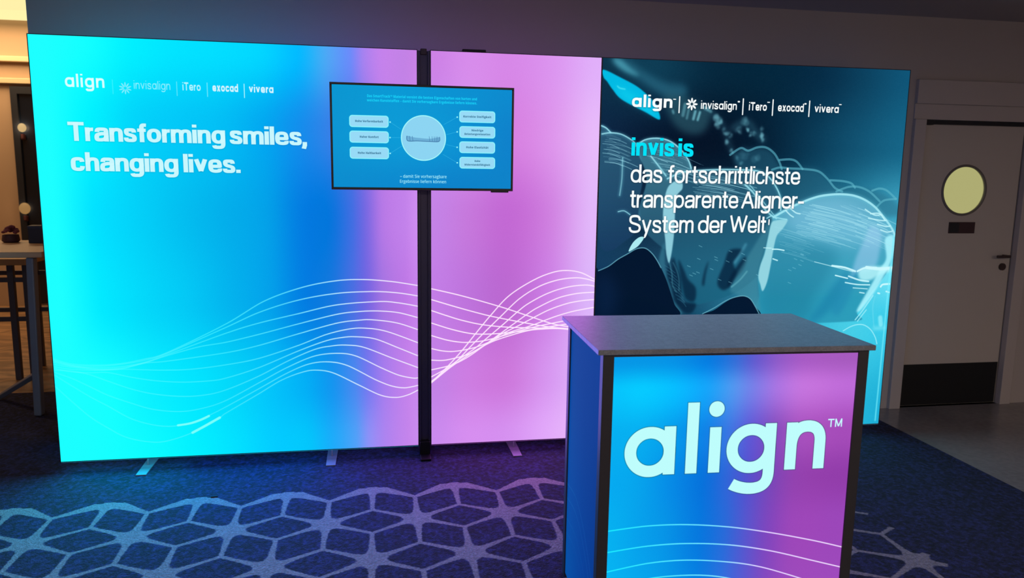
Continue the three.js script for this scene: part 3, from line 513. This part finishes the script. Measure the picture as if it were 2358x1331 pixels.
  const [d0, d1, d2, d3] = [[3.504,1.679],[3.673,1.681],[3.530,1.538],[3.908,1.613]];
  streaks(34, d0, span(d0, d1), span(d0, d2), span(d0, d3), 0.01, 0.55);
  const [e0, e1, e2, e3] = [[2.995,1.881],[3.045,1.882],[3.001,1.715],[3.173,1.838]];
  streaks(26, e0, span(e0, e1), span(e0, e2), span(e0, e3), 0.012, 0.5);
  const [f0, f1, f2, f3] = [[3.228,1.839],[3.310,1.849],[3.327,1.668],[3.518,1.758]];
  streaks(22, f0, span(f0, f1), span(f0, f2), span(f0, f3), 0.014, 0.5);
  for (const p of [[[4.754,1.434],[4.816,1.434],[4.858,1.392]], [[4.742,1.406],[4.828,1.392],[4.866,1.392]], [[4.807,1.368],[4.870,1.354],[4.899,1.358]], [[4.833,1.333],[4.881,1.319],[4.919,1.326]], [[4.714,1.461],[4.778,1.427],[4.832,1.427]], [[4.176,1.451],[4.207,1.424],[4.230,1.411]], [[4.204,1.465],[4.243,1.438],[4.273,1.431]]]) strokeP(p, 0.008, 'rgba(195,246,252,0.85)', 0.001);
  for (const [p, w, a] of [[[[4.394,1.133],[4.525,1.102],[4.666,1.068]], 0.005, 0.7], [[[4.517,1.107],[4.602,1.096],[4.681,1.071]], 0.012, 0.95], [[[4.696,1.071],[4.748,1.092],[4.826,1.093]], 0.012, 0.95], [[[4.545,1.046],[4.631,1.026]], 0.008, 0.95], [[[4.637,1.040],[4.717,1.014],[4.780,1.005]], 0.01, 0.9], [[[4.618,1.000],[4.704,.986],[4.790,.983]], 0.008, 0.9], [[[4.675,.965],[4.776,.957]], 0.006, 0.8], [[[4.724,.935],[4.756,.930]], 0.008, 0.8], [[[4.869,.970],[4.883,.984],[4.930,.987]], 0.012, 0.95], [[[4.911,.939],[4.931,.933]], 0.01, 0.9], [[[4.853,.929],[4.865,.926]], 0.01, 0.9], [[[4.105,1.213],[4.142,1.212],[4.183,1.205]], 0.008, 0.9], [[[4.046,1.222],[4.097,1.219]], 0.005, 0.8], [[[4.113,1.153],[4.143,1.143]], 0.008, 0.85], [[[4.756,1.095],[4.850,1.085],[4.931,1.090]], 0.02, 0.95]]) strokeP(p, w, 'rgba(205,250,255,' + a + ')', 0.001);
  for (let i = 0; i < 26; i++) { const x = 3.55 + 0.75 * rnd(), y = 1 + 0.24 * rnd(); strokeP([[x, y], [x + 0.02, y - 0.008]], 0.004, 'rgba(140,214,230,0.45)', 0.001); }
  strokeP([[4.631,.688],[4.677,.713],[4.724,.726],[4.773,.723],[4.824,.692],[4.861,.642],[4.878,.597]], 0.007, 'rgba(150,236,248,0.9)', 0.001);
  strokeP([[4.835,.910],[4.826,.836],[4.846,.710]], 0.006, 'rgba(110,220,240,0.7)', 0.003);
  strokeP([[4.848,.699],[4.925,.701]], 0.02, 'rgba(150,240,252,0.6)', 0.01); strokeP([[4.885,.769],[4.894,.724]], 0.03, 'rgba(150,240,252,0.7)', 0.004);
  strokeP([[4.915, 0.08], [4.925, 1], [4.93, 1.3]], 0.008, 'rgba(120,240,255,0.85)', 0.003);
  // logos and text
  const w = 'rgba(250,255,255,1)', yb = 2.043;
  for (const [o, st] of [[0.0015, 'rgba(0,14,30,0.55)'], [0, w]]) {
    soft(C, o ? 0.004 : 0);
    const y = yb - o;
    write(C, 'αlign', 3.166, 3.413, y, 0.052, 0.3, 0.95, st, 0.2);
    burst(C, 3.533, y + 0.026, 0.036, 8, 0.17, st);
    write(C, 'invisαlign', 3.590, 3.816, y, 0.035, 0.25, 0.95, st, 0.16);
    write(C, 'iTero', 3.893, 4.008, y, 0.035, 0.28, 0.95, st, 0.16);
    write(C, 'exocαd', 4.080, 4.248, y, 0.035, 0.27, 0.95, st, 0.16);
    write(C, 'viverα', 4.319, 4.480, y, 0.035, 0.27, 0.95, st, 0.16);
    for (const x of [3.456, 3.855, 4.046, 4.284]) line(C, [[x, y - 0.025], [x, y + 0.065]], 0.0075, st);
    for (const x of [3.419, 4.011, 4.481]) line(C, [[x, y + 0.05], [x + 0.013, y + 0.05]], 0.0055, st);
    for (const x of [3.824, 4.254]) line(C, [[x, y + 0.048], [x + 0.006, y + 0.048]], 0.009, st);
    write(C, 'invis', 3.174, 3.438, 1.765 - o, 0.076, 0.34, 0.72, o ? 'rgba(0,14,30,0.5)' : 'rgb(0,228,250)', 0.11);
    write(C, 'is', 3.462, 3.558, 1.765 - o, 0.076, 0.34, 0.72, o ? 'rgba(0,14,30,0.5)' : 'rgb(0,228,250)', 0.11);
    const xh = 0.0768, sw = 0.215, q = 0.84;
    write(C, 'das', 3.175, 3.371, 1.609 - o, xh, sw, q, st, 0.085);
    write(C, 'fortschrittlichste', 3.406, 4.257, 1.609 - o, xh, sw, q, st, 0.085);
    write(C, 'transparente', 3.177, 3.861, 1.462 - o, xh, sw, q, st, 0.085);
    write(C, 'Aligner-', 3.882, 4.293, 1.462 - o, xh, sw, q, st, 0.085);
    write(C, 'System', 3.175, 3.582, 1.313 - o, xh, sw, q, st, 0.085);
    write(C, 'der', 3.610, 3.791, 1.313 - o, xh, sw, q, st, 0.085);
    write(C, 'Welt', 3.815, 4.051, 1.313 - o, xh, sw, q, st, 0.085);
    line(C, [[4.070, 1.393 - o], [4.070, 1.365 - o]], 0.008, st);
  }
  soft(C, 0);
}
lightBox('dark teal backlit panel showing a clear dental aligner under white German text', XC, XD, toTexture(C), 0.9, [3.42, 4.47],
  [[XC + 0.01, 4.1, srgb(110, 170, 200), GLOW.dark], [4.1, XD - 0.01, srgb(100, 185, 220), GLOW.dark]]);

// ---------------------------------------------------------------- post between the first two light boxes, and the television on it
{
  const t = thing('display_post', 'dark slotted metal post standing between cyan and pink panels', 'post', [1.9765, 0, 0]);
  const m = mat(0x46405a, 0.4, { metalness: 0.5 });  // violet in the colour stands for bleed from the neighbouring lit panels
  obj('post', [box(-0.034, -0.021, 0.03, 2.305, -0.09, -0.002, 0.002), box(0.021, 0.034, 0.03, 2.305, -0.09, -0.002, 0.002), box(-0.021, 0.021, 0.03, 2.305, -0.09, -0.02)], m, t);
  obj('base_foot', [box(-0.03, 0.03, 0.001, 0.014, -0.2, 0.1, 0.004), box(-0.03, 0.03, 0.01, 0.09, -0.1, 0.02, 0.004)], blackMetal, t);
  obj('top_bracket', [box(-0.017, 0.017, 2.285, 2.318, -0.05, -0.012, 0.004)], mat(0x4b3a3a, 0.6), t);
  obj('screen_bracket', [box(-0.03, 0.03, 1.68, 1.98, -0.02, 0.03, 0.003), box(-0.12, 0.12, 1.72, 1.76, 0.025, 0.066, 0.004), box(-0.12, 0.12, 1.9, 1.94, 0.025, 0.066, 0.004)], blackMetal, t);
}
{
  const x0 = 1.478, x1 = 2.457, y0 = 1.553, y1 = 2.11, cx = (x0 + x1) / 2, hw = (x1 - x0) / 2, z = 0.13, b = 0.012;
  const t = thing('television', 'flat screen television showing a blue diagram with a white circle', 'television', [cx, y0, z]);
  const H = y1 - y0;
  obj('bezel', [box(-hw, hw, 0, b * 1.15, -0.03, 0, 0.002), box(-hw, hw, H - b, H, -0.03, 0, 0.002), box(-hw, -hw + b, b, H - b, -0.03, 0, 0.002), box(hw - b, hw, b, H - b, -0.03, 0, 0.002)], mat(0x050509, 0.3), t);
  obj('back_housing', [box(-hw + 0.004, hw - 0.004, 0.004, H - 0.004, -0.04, -0.012, 0.004), box(-0.3, 0.3, 0.1, H - 0.1, -0.06, -0.035, 0.006)], mat(0x08080b, 0.6), t);
  obj('sensor', box(0.366, 0.466, -0.008, 0.003, -0.018, -0.002, 0.003), mat(0x050509, 0.4), t);
  const s = sheet(x0 + b, x1 - b, y0 + b * 1.15, y1 - b, 1500), c = s.c;
  wash(s, [x0, x0 + 0.35, x1 - 0.35, x1], [y0, y0 + 0.28, y1], [[[0, 140, 206], [0, 136, 206], [0, 130, 202], [0, 130, 200]], [[0, 148, 210], [0, 154, 214], [0, 148, 212], [0, 128, 202]], [[0, 150, 208], [0, 152, 212], [0, 146, 210], [0, 138, 206]]], 3);
  const say = (text, x, y, w, h, style, bold = false) => { c.save(); c.translate(x, y); c.scale(1, -1); c.font = (bold ? 'bold ' : '') + '100px sans-serif'; c.textAlign = 'center'; c.textBaseline = 'alphabetic'; c.fillStyle = style; const k = h / 72; c.scale(w / c.measureText(text).width, k); c.fillText(text, 0, 0); c.restore(); };
  const tc = 'rgb(20,215,250)';
  say('Das SmartTrack™ Material vereint die besten Eigenschaften von harten und', 1.962,2.038, 0.585, 0.0135, tc, true);
  say('weichen Kunststoffen – damit Sie vorhersagbare Ergebnisse liefern können.', 1.962,2.016, 0.585, 0.0135, tc, true);
  const cen = [1.966,1.832], R = 0.118;
  c.fillStyle = 'rgb(140,212,242)'; c.strokeStyle = 'rgb(165,250,252)'; c.lineWidth = 0.005;
  c.beginPath(); c.arc(...cen, R, 0, 7); c.fill(); c.stroke();
  for (const [a, b2] of [[[1.789,1.912], [1.846,1.876]], [[1.788,1.831], [1.843,1.832]], [[1.788,1.748], [1.849,1.787]], [[2.147,1.947], [2.075,1.906]], [[2.147,1.869], [2.089,1.853]], [[2.147,1.787], [2.089,1.800]], [[2.148,1.704], [2.070,1.748]]]) {
    line(s, [a, b2], 0.002, 'rgba(60,190,235,0.7)'); c.fillStyle = 'rgb(150,245,252)'; c.beginPath(); c.arc(...a, 0.0042, 0, 7); c.fill();
  }
  const pill = (x, y, w, l1, l2) => {
    const h = 0.058;
    c.fillStyle = 'rgb(150,218,246)'; c.strokeStyle = 'rgb(140,248,254)'; c.lineWidth = 0.0045;
    c.beginPath(); c.roundRect(x - w / 2, y - h / 2, w, h, 0.014); c.fill(); c.stroke();
    const ink = 'rgb(14,80,120)';
    if (l2) { say(l1, x, y + 0.005, l1.length * 0.0082, 0.0105, ink, true); say(l2, x, y - 0.015, 0.142, 0.0105, ink, true); } else say(l1, x, y - 0.005, l1.length * 0.0077, 0.0115, ink, true);
  };
  pill(1.679,1.913, 0.201, 'Hohe Verformbarkeit'); pill(1.679,1.832, 0.201, 'Hoher Komfort'); pill(1.679,1.748, 0.201, 'Hohe Haltbarkeit');
  pill(2.256,1.951, 0.192, 'Korrekte Steifigkeit'); pill(2.257,1.869, 0.192, 'Niedrige', 'Belastungsrelaxation'); pill(2.257,1.788, 0.192, 'Hohe Elastizität'); pill(2.258,1.705, 0.192, 'Hohe', 'Widerstandsfähigkeit');
  // little aligner drawing in the circle
  const [ax, ay] = [1.964,1.829];
  c.fillStyle = 'rgba(70,130,180,0.45)';
  curve(c, [[ax - 0.087, ay + 0.012], [ax - 0.08, ay - 0.014], [ax - 0.03, ay - 0.012], [ax + 0.03, ay - 0.014], [ax + 0.08, ay - 0.015], [ax + 0.088, ay + 0.008], [ax + 0.06, ay + 0.004], [ax + 0.03, ay + 0.0], [ax - 0.02, ay + 0.003], [ax - 0.05, ay + 0.006]], true); c.fill();
  line(s, [[ax - 0.087, ay + 0.012], [ax - 0.082, ay - 0.013], [ax - 0.03, ay - 0.013], [ax + 0.03, ay - 0.014], [ax + 0.084, ay - 0.013], [ax + 0.088, ay + 0.01]], 0.0035, 'rgba(40,90,140,0.75)');
  for (const dx of [-0.07, -0.055, 0.05, 0.062, 0.072, 0.08, 0.035]) line(s, [[ax + dx, ay - 0.012], [ax + dx - 0.003, ay + 0.012]], 0.0026, 'rgba(50,100,150,0.6)');
  say('– damit Sie vorhersagbare', 1.965,1.620, 0.252, 0.0165, 'rgb(170,245,255)'); say('Ergebnisse liefern können', 1.963,1.593, 0.252, 0.0165, 'rgb(170,245,255)');
  obj('screen', box(-hw + b, hw - b, b * 1.15, H - b, -0.012, -0.003), new THREE.MeshPhysicalMaterial({ color: 0x030305, roughness: 0.4, specularIntensity: 0.25, emissive: 0xffffff, emissiveMap: toTexture(s), emissiveIntensity: 1 }), t);
  areaLight(t, srgb(20, 150, 220), GLOW.screen, 0.94, 0.52, [0, H / 2, 0.003]);
}

// ---------------------------------------------------------------- display counter
{
  const t = thing('display_counter', 'freestanding counter with grey top and backlit blue to purple front', 'counter', [2.4166, 0, 1.9986], -0.039016);
  const W = 0.974, D = 0.596, TOPY = 1.094, th = 0.018;                // local: x 0..W, z 0 (front) .. -D
  const grain = (() => { const a = field(128, 20), b = field(20, 21); return noiseTexture(256, (x, y) => { const k = 0.86 + 0.2 * (a(x / 256, y / 256) - 0.5) + 0.1 * (b(x / 256, y / 256) - 0.5) + 0.06 * (rnd() - 0.5); return [150 * k, 152 * k, 158 * k]; }); })();
  grain.repeat.set(4, 4);
  const top = box(0, W, TOPY - th, TOPY, -D, 0, 0.0025);
  { uvMetres(top, 0, 2); const p = top.attributes.position, u = top.attributes.uv; for (let i = 0; i < p.count; i++) u.setY(i, p.getZ(i) + p.getY(i)); }
  obj('countertop', top, mat(0xffffff, 0.42, { map: grain }), t);
  const post = mat(0x3b383b, 0.5, { metalness: 0.2 });
  const bx0 = 0.022, bx1 = 0.963, bz0 = -0.02, bz1 = -D + 0.02, pw = 0.038, by = TOPY - th;
  for (const [px, pz] of [[bx0, bz0 - pw], [bx1 - pw, bz0 - pw], [bx0, bz1], [bx1 - pw, bz1]]) obj('corner_post', box(px, px + pw, 0.003, by, pz, pz + pw, 0.002), post, t);
  for (const g of [box(bx0 + pw, bx1 - pw, by - 0.012, by, bz0 - 0.03, bz0 - 0.004), box(bx0 + pw, bx1 - pw, 0.01, 0.05, bz0 - 0.03, bz0 - 0.002), box(bx0 + pw, bx1 - pw, 0.01, 0.05, bz1, bz1 + 0.03)]) obj('rail', g, post, t);
  const x0 = bx0 + pw, x1 = bx1 - pw, y0 = 0.05, y1 = by - 0.012;
  const s = sheet(x0, x1, y0, y1, 1300), c = s.c;
  wash(s, [0.066, 0.16, 0.27, 0.385, 0.48, 0.555, 0.635, 0.725, 0.9], [0.1, 0.45, 0.62, 0.78, 0.95, 1.052], [
    [[0, 185, 245], [0, 175, 240], [0, 160, 235], [0, 135, 230], [50, 115, 225], [88, 92, 212], [130, 75, 195], [155, 75, 190], [160, 75, 190]],
    [[0, 176, 240], [0, 162, 236], [0, 146, 230], [0, 120, 222], [40, 105, 216], [85, 86, 206], [125, 70, 190], [155, 70, 185], [155, 70, 185]],
    [[0, 170, 240], [0, 163, 236], [0, 140, 230], [0, 115, 220], [48, 100, 215], [85, 80, 205], [120, 70, 185], [146, 65, 175], [146, 60, 170]],
    [[0, 175, 240], [0, 172, 240], [0, 155, 235], [10, 130, 230], [60, 115, 225], [95, 86, 212], [130, 76, 190], [165, 80, 190], [165, 75, 185]],
    [[0, 196, 252], [0, 202, 255], [0, 190, 255], [18, 165, 250], [80, 150, 240], [122, 126, 232], [168, 116, 226], [196, 116, 222], [190, 106, 216]],
    [[0, 150, 230], [0, 150, 230], [0, 145, 230], [0, 125, 225], [50, 110, 215], [100, 90, 206], [142, 90, 200], [166, 90, 196], [166, 90, 190]]], 2);
  const g = c.createLinearGradient(x0, 0, x1, 0); g.addColorStop(0, 'rgba(20,235,255,1)'); g.addColorStop(0.45, 'rgba(120,225,255,1)'); g.addColorStop(0.65, 'rgba(225,205,255,1)'); g.addColorStop(1, 'rgba(235,210,250,1)');
  for (const p of [[[.060,.453],[.201,.465],[.341,.463],[.499,.446],[.653,.417],[.811,.380],[.928,.348]], [[.059,.375],[.204,.391],[.345,.393],[.503,.379],[.658,.348],[.817,.303],[.932,.270]], [[.060,.303],[.207,.327],[.348,.331],[.507,.314],[.624,.289],[.751,.246],[.864,.203]], [[.063,.238],[.210,.269],[.351,.274],[.472,.261],[.597,.225],[.709,.183]], [[.062,.178],[.212,.213],[.354,.220],[.476,.204],[.601,.166]]]) line(s, p, 0.0045, g);
  // the big word
  const ink = 'rgb(190,253,252)', P = (a) => a;
  c.lineCap = 'butt';
  let Y;
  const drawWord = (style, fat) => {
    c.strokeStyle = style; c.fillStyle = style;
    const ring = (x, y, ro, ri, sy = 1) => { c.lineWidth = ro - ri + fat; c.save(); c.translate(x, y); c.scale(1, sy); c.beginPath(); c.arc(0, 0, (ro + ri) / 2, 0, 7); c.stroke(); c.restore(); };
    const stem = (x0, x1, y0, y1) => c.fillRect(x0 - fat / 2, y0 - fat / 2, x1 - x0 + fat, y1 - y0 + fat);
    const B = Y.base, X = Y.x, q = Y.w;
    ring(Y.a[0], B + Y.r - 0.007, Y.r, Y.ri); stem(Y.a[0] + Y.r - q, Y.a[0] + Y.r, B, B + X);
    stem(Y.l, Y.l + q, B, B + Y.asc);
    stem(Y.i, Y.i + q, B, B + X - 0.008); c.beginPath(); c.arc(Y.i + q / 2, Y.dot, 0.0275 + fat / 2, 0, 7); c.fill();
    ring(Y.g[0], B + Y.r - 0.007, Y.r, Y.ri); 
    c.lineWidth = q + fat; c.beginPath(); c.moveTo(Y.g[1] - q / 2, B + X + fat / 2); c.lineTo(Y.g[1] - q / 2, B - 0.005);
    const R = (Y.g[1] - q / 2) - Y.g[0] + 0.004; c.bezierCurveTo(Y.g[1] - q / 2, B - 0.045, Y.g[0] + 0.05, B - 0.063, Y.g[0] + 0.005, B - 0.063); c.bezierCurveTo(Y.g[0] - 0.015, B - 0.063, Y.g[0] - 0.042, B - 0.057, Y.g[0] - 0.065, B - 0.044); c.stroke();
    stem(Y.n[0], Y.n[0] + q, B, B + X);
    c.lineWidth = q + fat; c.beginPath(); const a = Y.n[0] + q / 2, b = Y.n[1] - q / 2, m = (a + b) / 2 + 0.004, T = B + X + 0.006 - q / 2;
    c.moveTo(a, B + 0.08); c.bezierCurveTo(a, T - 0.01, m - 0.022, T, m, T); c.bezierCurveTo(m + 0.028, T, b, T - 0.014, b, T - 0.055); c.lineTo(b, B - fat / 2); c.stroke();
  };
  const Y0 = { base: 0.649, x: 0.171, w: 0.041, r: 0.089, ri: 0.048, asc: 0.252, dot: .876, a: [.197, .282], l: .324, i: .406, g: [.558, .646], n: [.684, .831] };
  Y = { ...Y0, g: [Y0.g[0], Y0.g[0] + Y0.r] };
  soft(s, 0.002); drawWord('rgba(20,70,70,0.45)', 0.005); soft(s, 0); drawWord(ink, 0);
  const tm = 'rgb(200,250,255)';
  write(s, 'TM', .835, .888, .799, 0.0215, 0.22, 1, tm, 0.16);
  obj('front_graphic', box(x0, x1, y0, y1, bz0 - 0.014, bz0 - 0.006), backlit(toTexture(s)), t);
  areaLight(t, srgb(10, 150, 240), GLOW.counter, 0.4, y1 - y0, [x0 + 0.21, (y0 + y1) / 2, bz0 + 0.002]);
  areaLight(t, srgb(160, 85, 200), GLOW.counter, 0.4, y1 - y0, [x1 - 0.21, (y0 + y1) / 2, bz0 + 0.002]);
  // side prints
  const sd = sheet(0, bz0 - bz1 - 2 * pw, 0.02, by, 600);
  wash(sd, [0, 0.3, 0.6], [0, 0.5, 1.1], [[[0, 84, 172], [0, 66, 158], [0, 52, 140]], [[0, 78, 168], [0, 66, 156], [0, 58, 148]], [[0, 70, 158], [0, 66, 156], [0, 62, 152]]], 2);
  for (const [h, a] of [[0.41, 0.35], [0.35, 0.3], [0.26, 0.2], [0.2, 0.15]]) line(sd, [[0, h], [0.16, h + 0.005], [0.3, h - 0.06], [0.45, h - 0.2]], 0.004, 'rgba(40,130,200,' + a + ')');
  const sideTex = toTexture(sd);
  const print = backlit(sideTex, 0.9);
  obj('side_graphic', box(bx0 + 0.006, bx0 + 0.012, 0.02, by, bz1 + pw, bz0 - pw), print, t);
  obj('side_graphic', box(bx1 - 0.012, bx1 - 0.006, 0.02, by, bz1 + pw, bz0 - pw), print, t);
  obj('rear_board', box(bx0 + pw, bx1 - pw, 0.02, by, bz1 + 0.008, bz1 + 0.02), mat(0x1b1b20, 0.7), t);
}

// ---------------------------------------------------------------- hall at far left: tables, small things, lamps
{
  const steel = mat(0x7f8a9c, 0.4, { metalness: 0.3 }), pale = mat(0xdcbc98, 0.5);
  const t = thing('bar_table', 'tall bar table with grey legs just left of the cyan panel', 'table', [-0.85, 0, -1.49]);
  obj('tabletop', box(-0.42, 0.42, 1.062, 1.1, -0.43, 0.43, 0.008), pale, t);
  for (const [x, z] of [[0.345, 0.41], [0.345, -0.4], [-0.36, 0.41], [-0.36, -0.4]]) obj('leg', [bar([x, 1.062, z * 0.98], [x - 0.02, 0.003, z + 0.01], 0.056, 0.05)], steel, t);
  obj('strut', bar([0.325, 0.285, 0.42], [-0.1, 0.02, 0.0], 0.035, 0.035), steel, t);
  const s = thing('side_table', 'lower table with a light wooden top behind the bar table', 'table', [-1.28, 0, -2.25]);
  obj('tabletop', box(-0.42, 0.36, 0.9, 0.95, -0.25, 0.25, 0.008), mat(0xd0a870, 0.5), s);
  for (const x of [-0.36, 0.235]) for (const z of [-0.21, 0.21]) obj('leg', box(x - 0.022, x + 0.022, 0.001, 0.9, z - 0.02, z + 0.02, 0.004), mat(0x474652, 0.5), s);
  for (const y of [0.785, 0.48]) for (const z of [-0.21, 0.21]) obj('rung', box(-0.34, 0.33, y - 0.018, y + 0.018, z - 0.012, z + 0.012, 0.003), mat(0x474652, 0.5), s);
  obj('leg', box(0.32, 0.36, 0.001, 0.9, 0.19, 0.23, 0.004), mat(0x474652, 0.5), s);
  const v = thing('flower_pot', 'small pot of dusky pink flowers on the bar table', 'flower pot', [-0.9, 1.1, -1.75]);
  obj('pot', new THREE.LatheGeometry([[0, 0], [0.045, 0], [0.058, 0.012], [0.052, 0.055], [0.045, 0.055], [0.045, 0.02], [0, 0.02]].map((p) => new THREE.Vector2(...p)), 24), mat(0x4a2f38, 0.6), v);
  const pet = [];
  for (let i = 0; i < 26; i++) { const a = rnd() * 6.28, e = rnd() * 1.3, r = 0.045; pet.push(new THREE.SphereGeometry(0.013 + 0.006 * rnd(), 8, 6).scale(1, 0.7, 1).translate(Math.cos(a) * Math.cos(e) * r, 0.07 + Math.sin(e) * r, Math.sin(a) * Math.cos(e) * r)); }
  obj('blossom', pet, mat(0x8c4a58, 0.8), v);
  const k = thing('storage_box', 'small dark blue box at the right end of the bar table', 'box', [-0.69, 1.1, -1.72], 0.1);
  obj('body', box(-0.065, 0.065, 0, 0.105, -0.05, 0.05, 0.004), mat(0x1f2c48, 0.6), k);
  obj('lid', box(-0.067, 0.067, 0.102, 0.125, -0.052, 0.052, 0.004), mat(0x28385a, 0.6), k);
  // lamps
  const warm = srgb(255, 212, 164);
  const L = thing('ceiling_light', 'bright warm ceiling light of the hall at far left', 'ceiling light', [-2.45, 3.9, -4.95]);
  obj('housing', box(-0.75, 0.75, -0.42, -0.37, -0.35, 0.35, 0.01), mat(0x8d7444, 0.6), L);
  for (const x of [-0.5, 0.5]) obj('rod', cyl(0.012, 0.012, 0.38, x, -0.19, 0), blackMetal, L);
  obj('diffuser_glow', box(-0.72, 0.72, -0.68, -0.42, -0.32, 0.32, 0.02), mat(0x332a1c, 0.6, { emissive: srgb(255, 240, 170), emissiveIntensity: 1 }), L);
  areaLight(L, warm, GLOW.hall, 1.44, 0.64, [0, -0.69, 0], 0, -Math.PI / 2);
  areaLight(L, warm, GLOW.hall * 0.1, 1.44, 0.22, [0, -0.55, -0.33], 0, 0);
  for (const [y, r, label] of [[2.04, 0.045, 'small glowing wall lamp high on the dark doorway'], [1.12, 0.06, 'amber wall lamp low beside the dark doorway']]) {
    const w = thing('wall_lamp', label, 'wall lamp', [y > 2 ? -2.27 : -2.31, y, -5.45]);
    obj('bracket', [cyl(0.02, 0.02, 0.05, 0, -r - 0.02, 0, 12), box(-0.02, 0.02, -r - 0.06, -r, -0.03, 0.0, 0.004)], mat(0x5a3030, 0.5), w);
    obj('lamp_shade', new THREE.SphereGeometry(r, 20, 14).scale(1, 1.1, 0.6).translate(0, 0.03, 0.005), mat(0x332a1c, 0.6, { emissive: y > 2 ? srgb(205, 172, 118) : srgb(150, 112, 66), emissiveIntensity: 1 }), w);
    const p = new THREE.PointLight(warm, y > 2 ? 0.15 : 0.05); p.position.set(0, 0.03, 0.02); p.castShadow = true; w.add(p);
  }
}
// square fill lights added out of view behind the camera and in the hall
for (const [x, y, z, k, hue, label] of [[6, 2.73, 6.2, 1, srgb(255, 236, 218), 'added square fill light at the far right of the room'], [3.6, 2.73, 6.2, 1, srgb(255, 236, 218), 'added square fill light behind the counter side of the room'], [1.2, 2.73, 6.2, 0.8, srgb(255, 236, 222), 'added square fill light straight behind the camera'], [-1.2, 2.73, 6.2, 0.6, srgb(255, 236, 222), 'added square fill light at the left of the room'], [-3.9, 3.9, -3, 0.85, srgb(255, 212, 164), 'added square fill light over the left of the hall']]) {
  const d = thing('ceiling_light', label, 'ceiling light', [x, y, z]);
  obj('frame', [box(-0.33, -0.3, -0.03, 0, -0.33, 0.33), box(0.3, 0.33, -0.03, 0, -0.33, 0.33), box(-0.3, 0.3, -0.03, 0, -0.33, -0.3), box(-0.3, 0.3, -0.03, 0, 0.3, 0.33)], mat(0xcccccc, 0.4), d);
  obj('diffuser_glow', box(-0.3, 0.3, -0.02, -0.004, -0.3, 0.3), mat(0x333333, 0.5, { emissive: hue, emissiveIntensity: 1 }), d);
  areaLight(d, hue, GLOW.room * k, 0.58, 0.58, [0, -0.024, 0], 0, -Math.PI / 2);
}
{ const s = thing('scrap', 'tiny dark scrap lying on the carpet before the wide cyan panel', 'scrap', [0.88, 0, 0.44], 0.1);
  obj('chip', box(-0.017, 0.017, 0.001, 0.006, -0.006, 0.006, 0.002), mat(0x060608, 0.8), s); }

scene.traverse((o) => { if (o.isLight) o.castShadow = !o.isRectAreaLight; });
renderer.render(scene, camera);
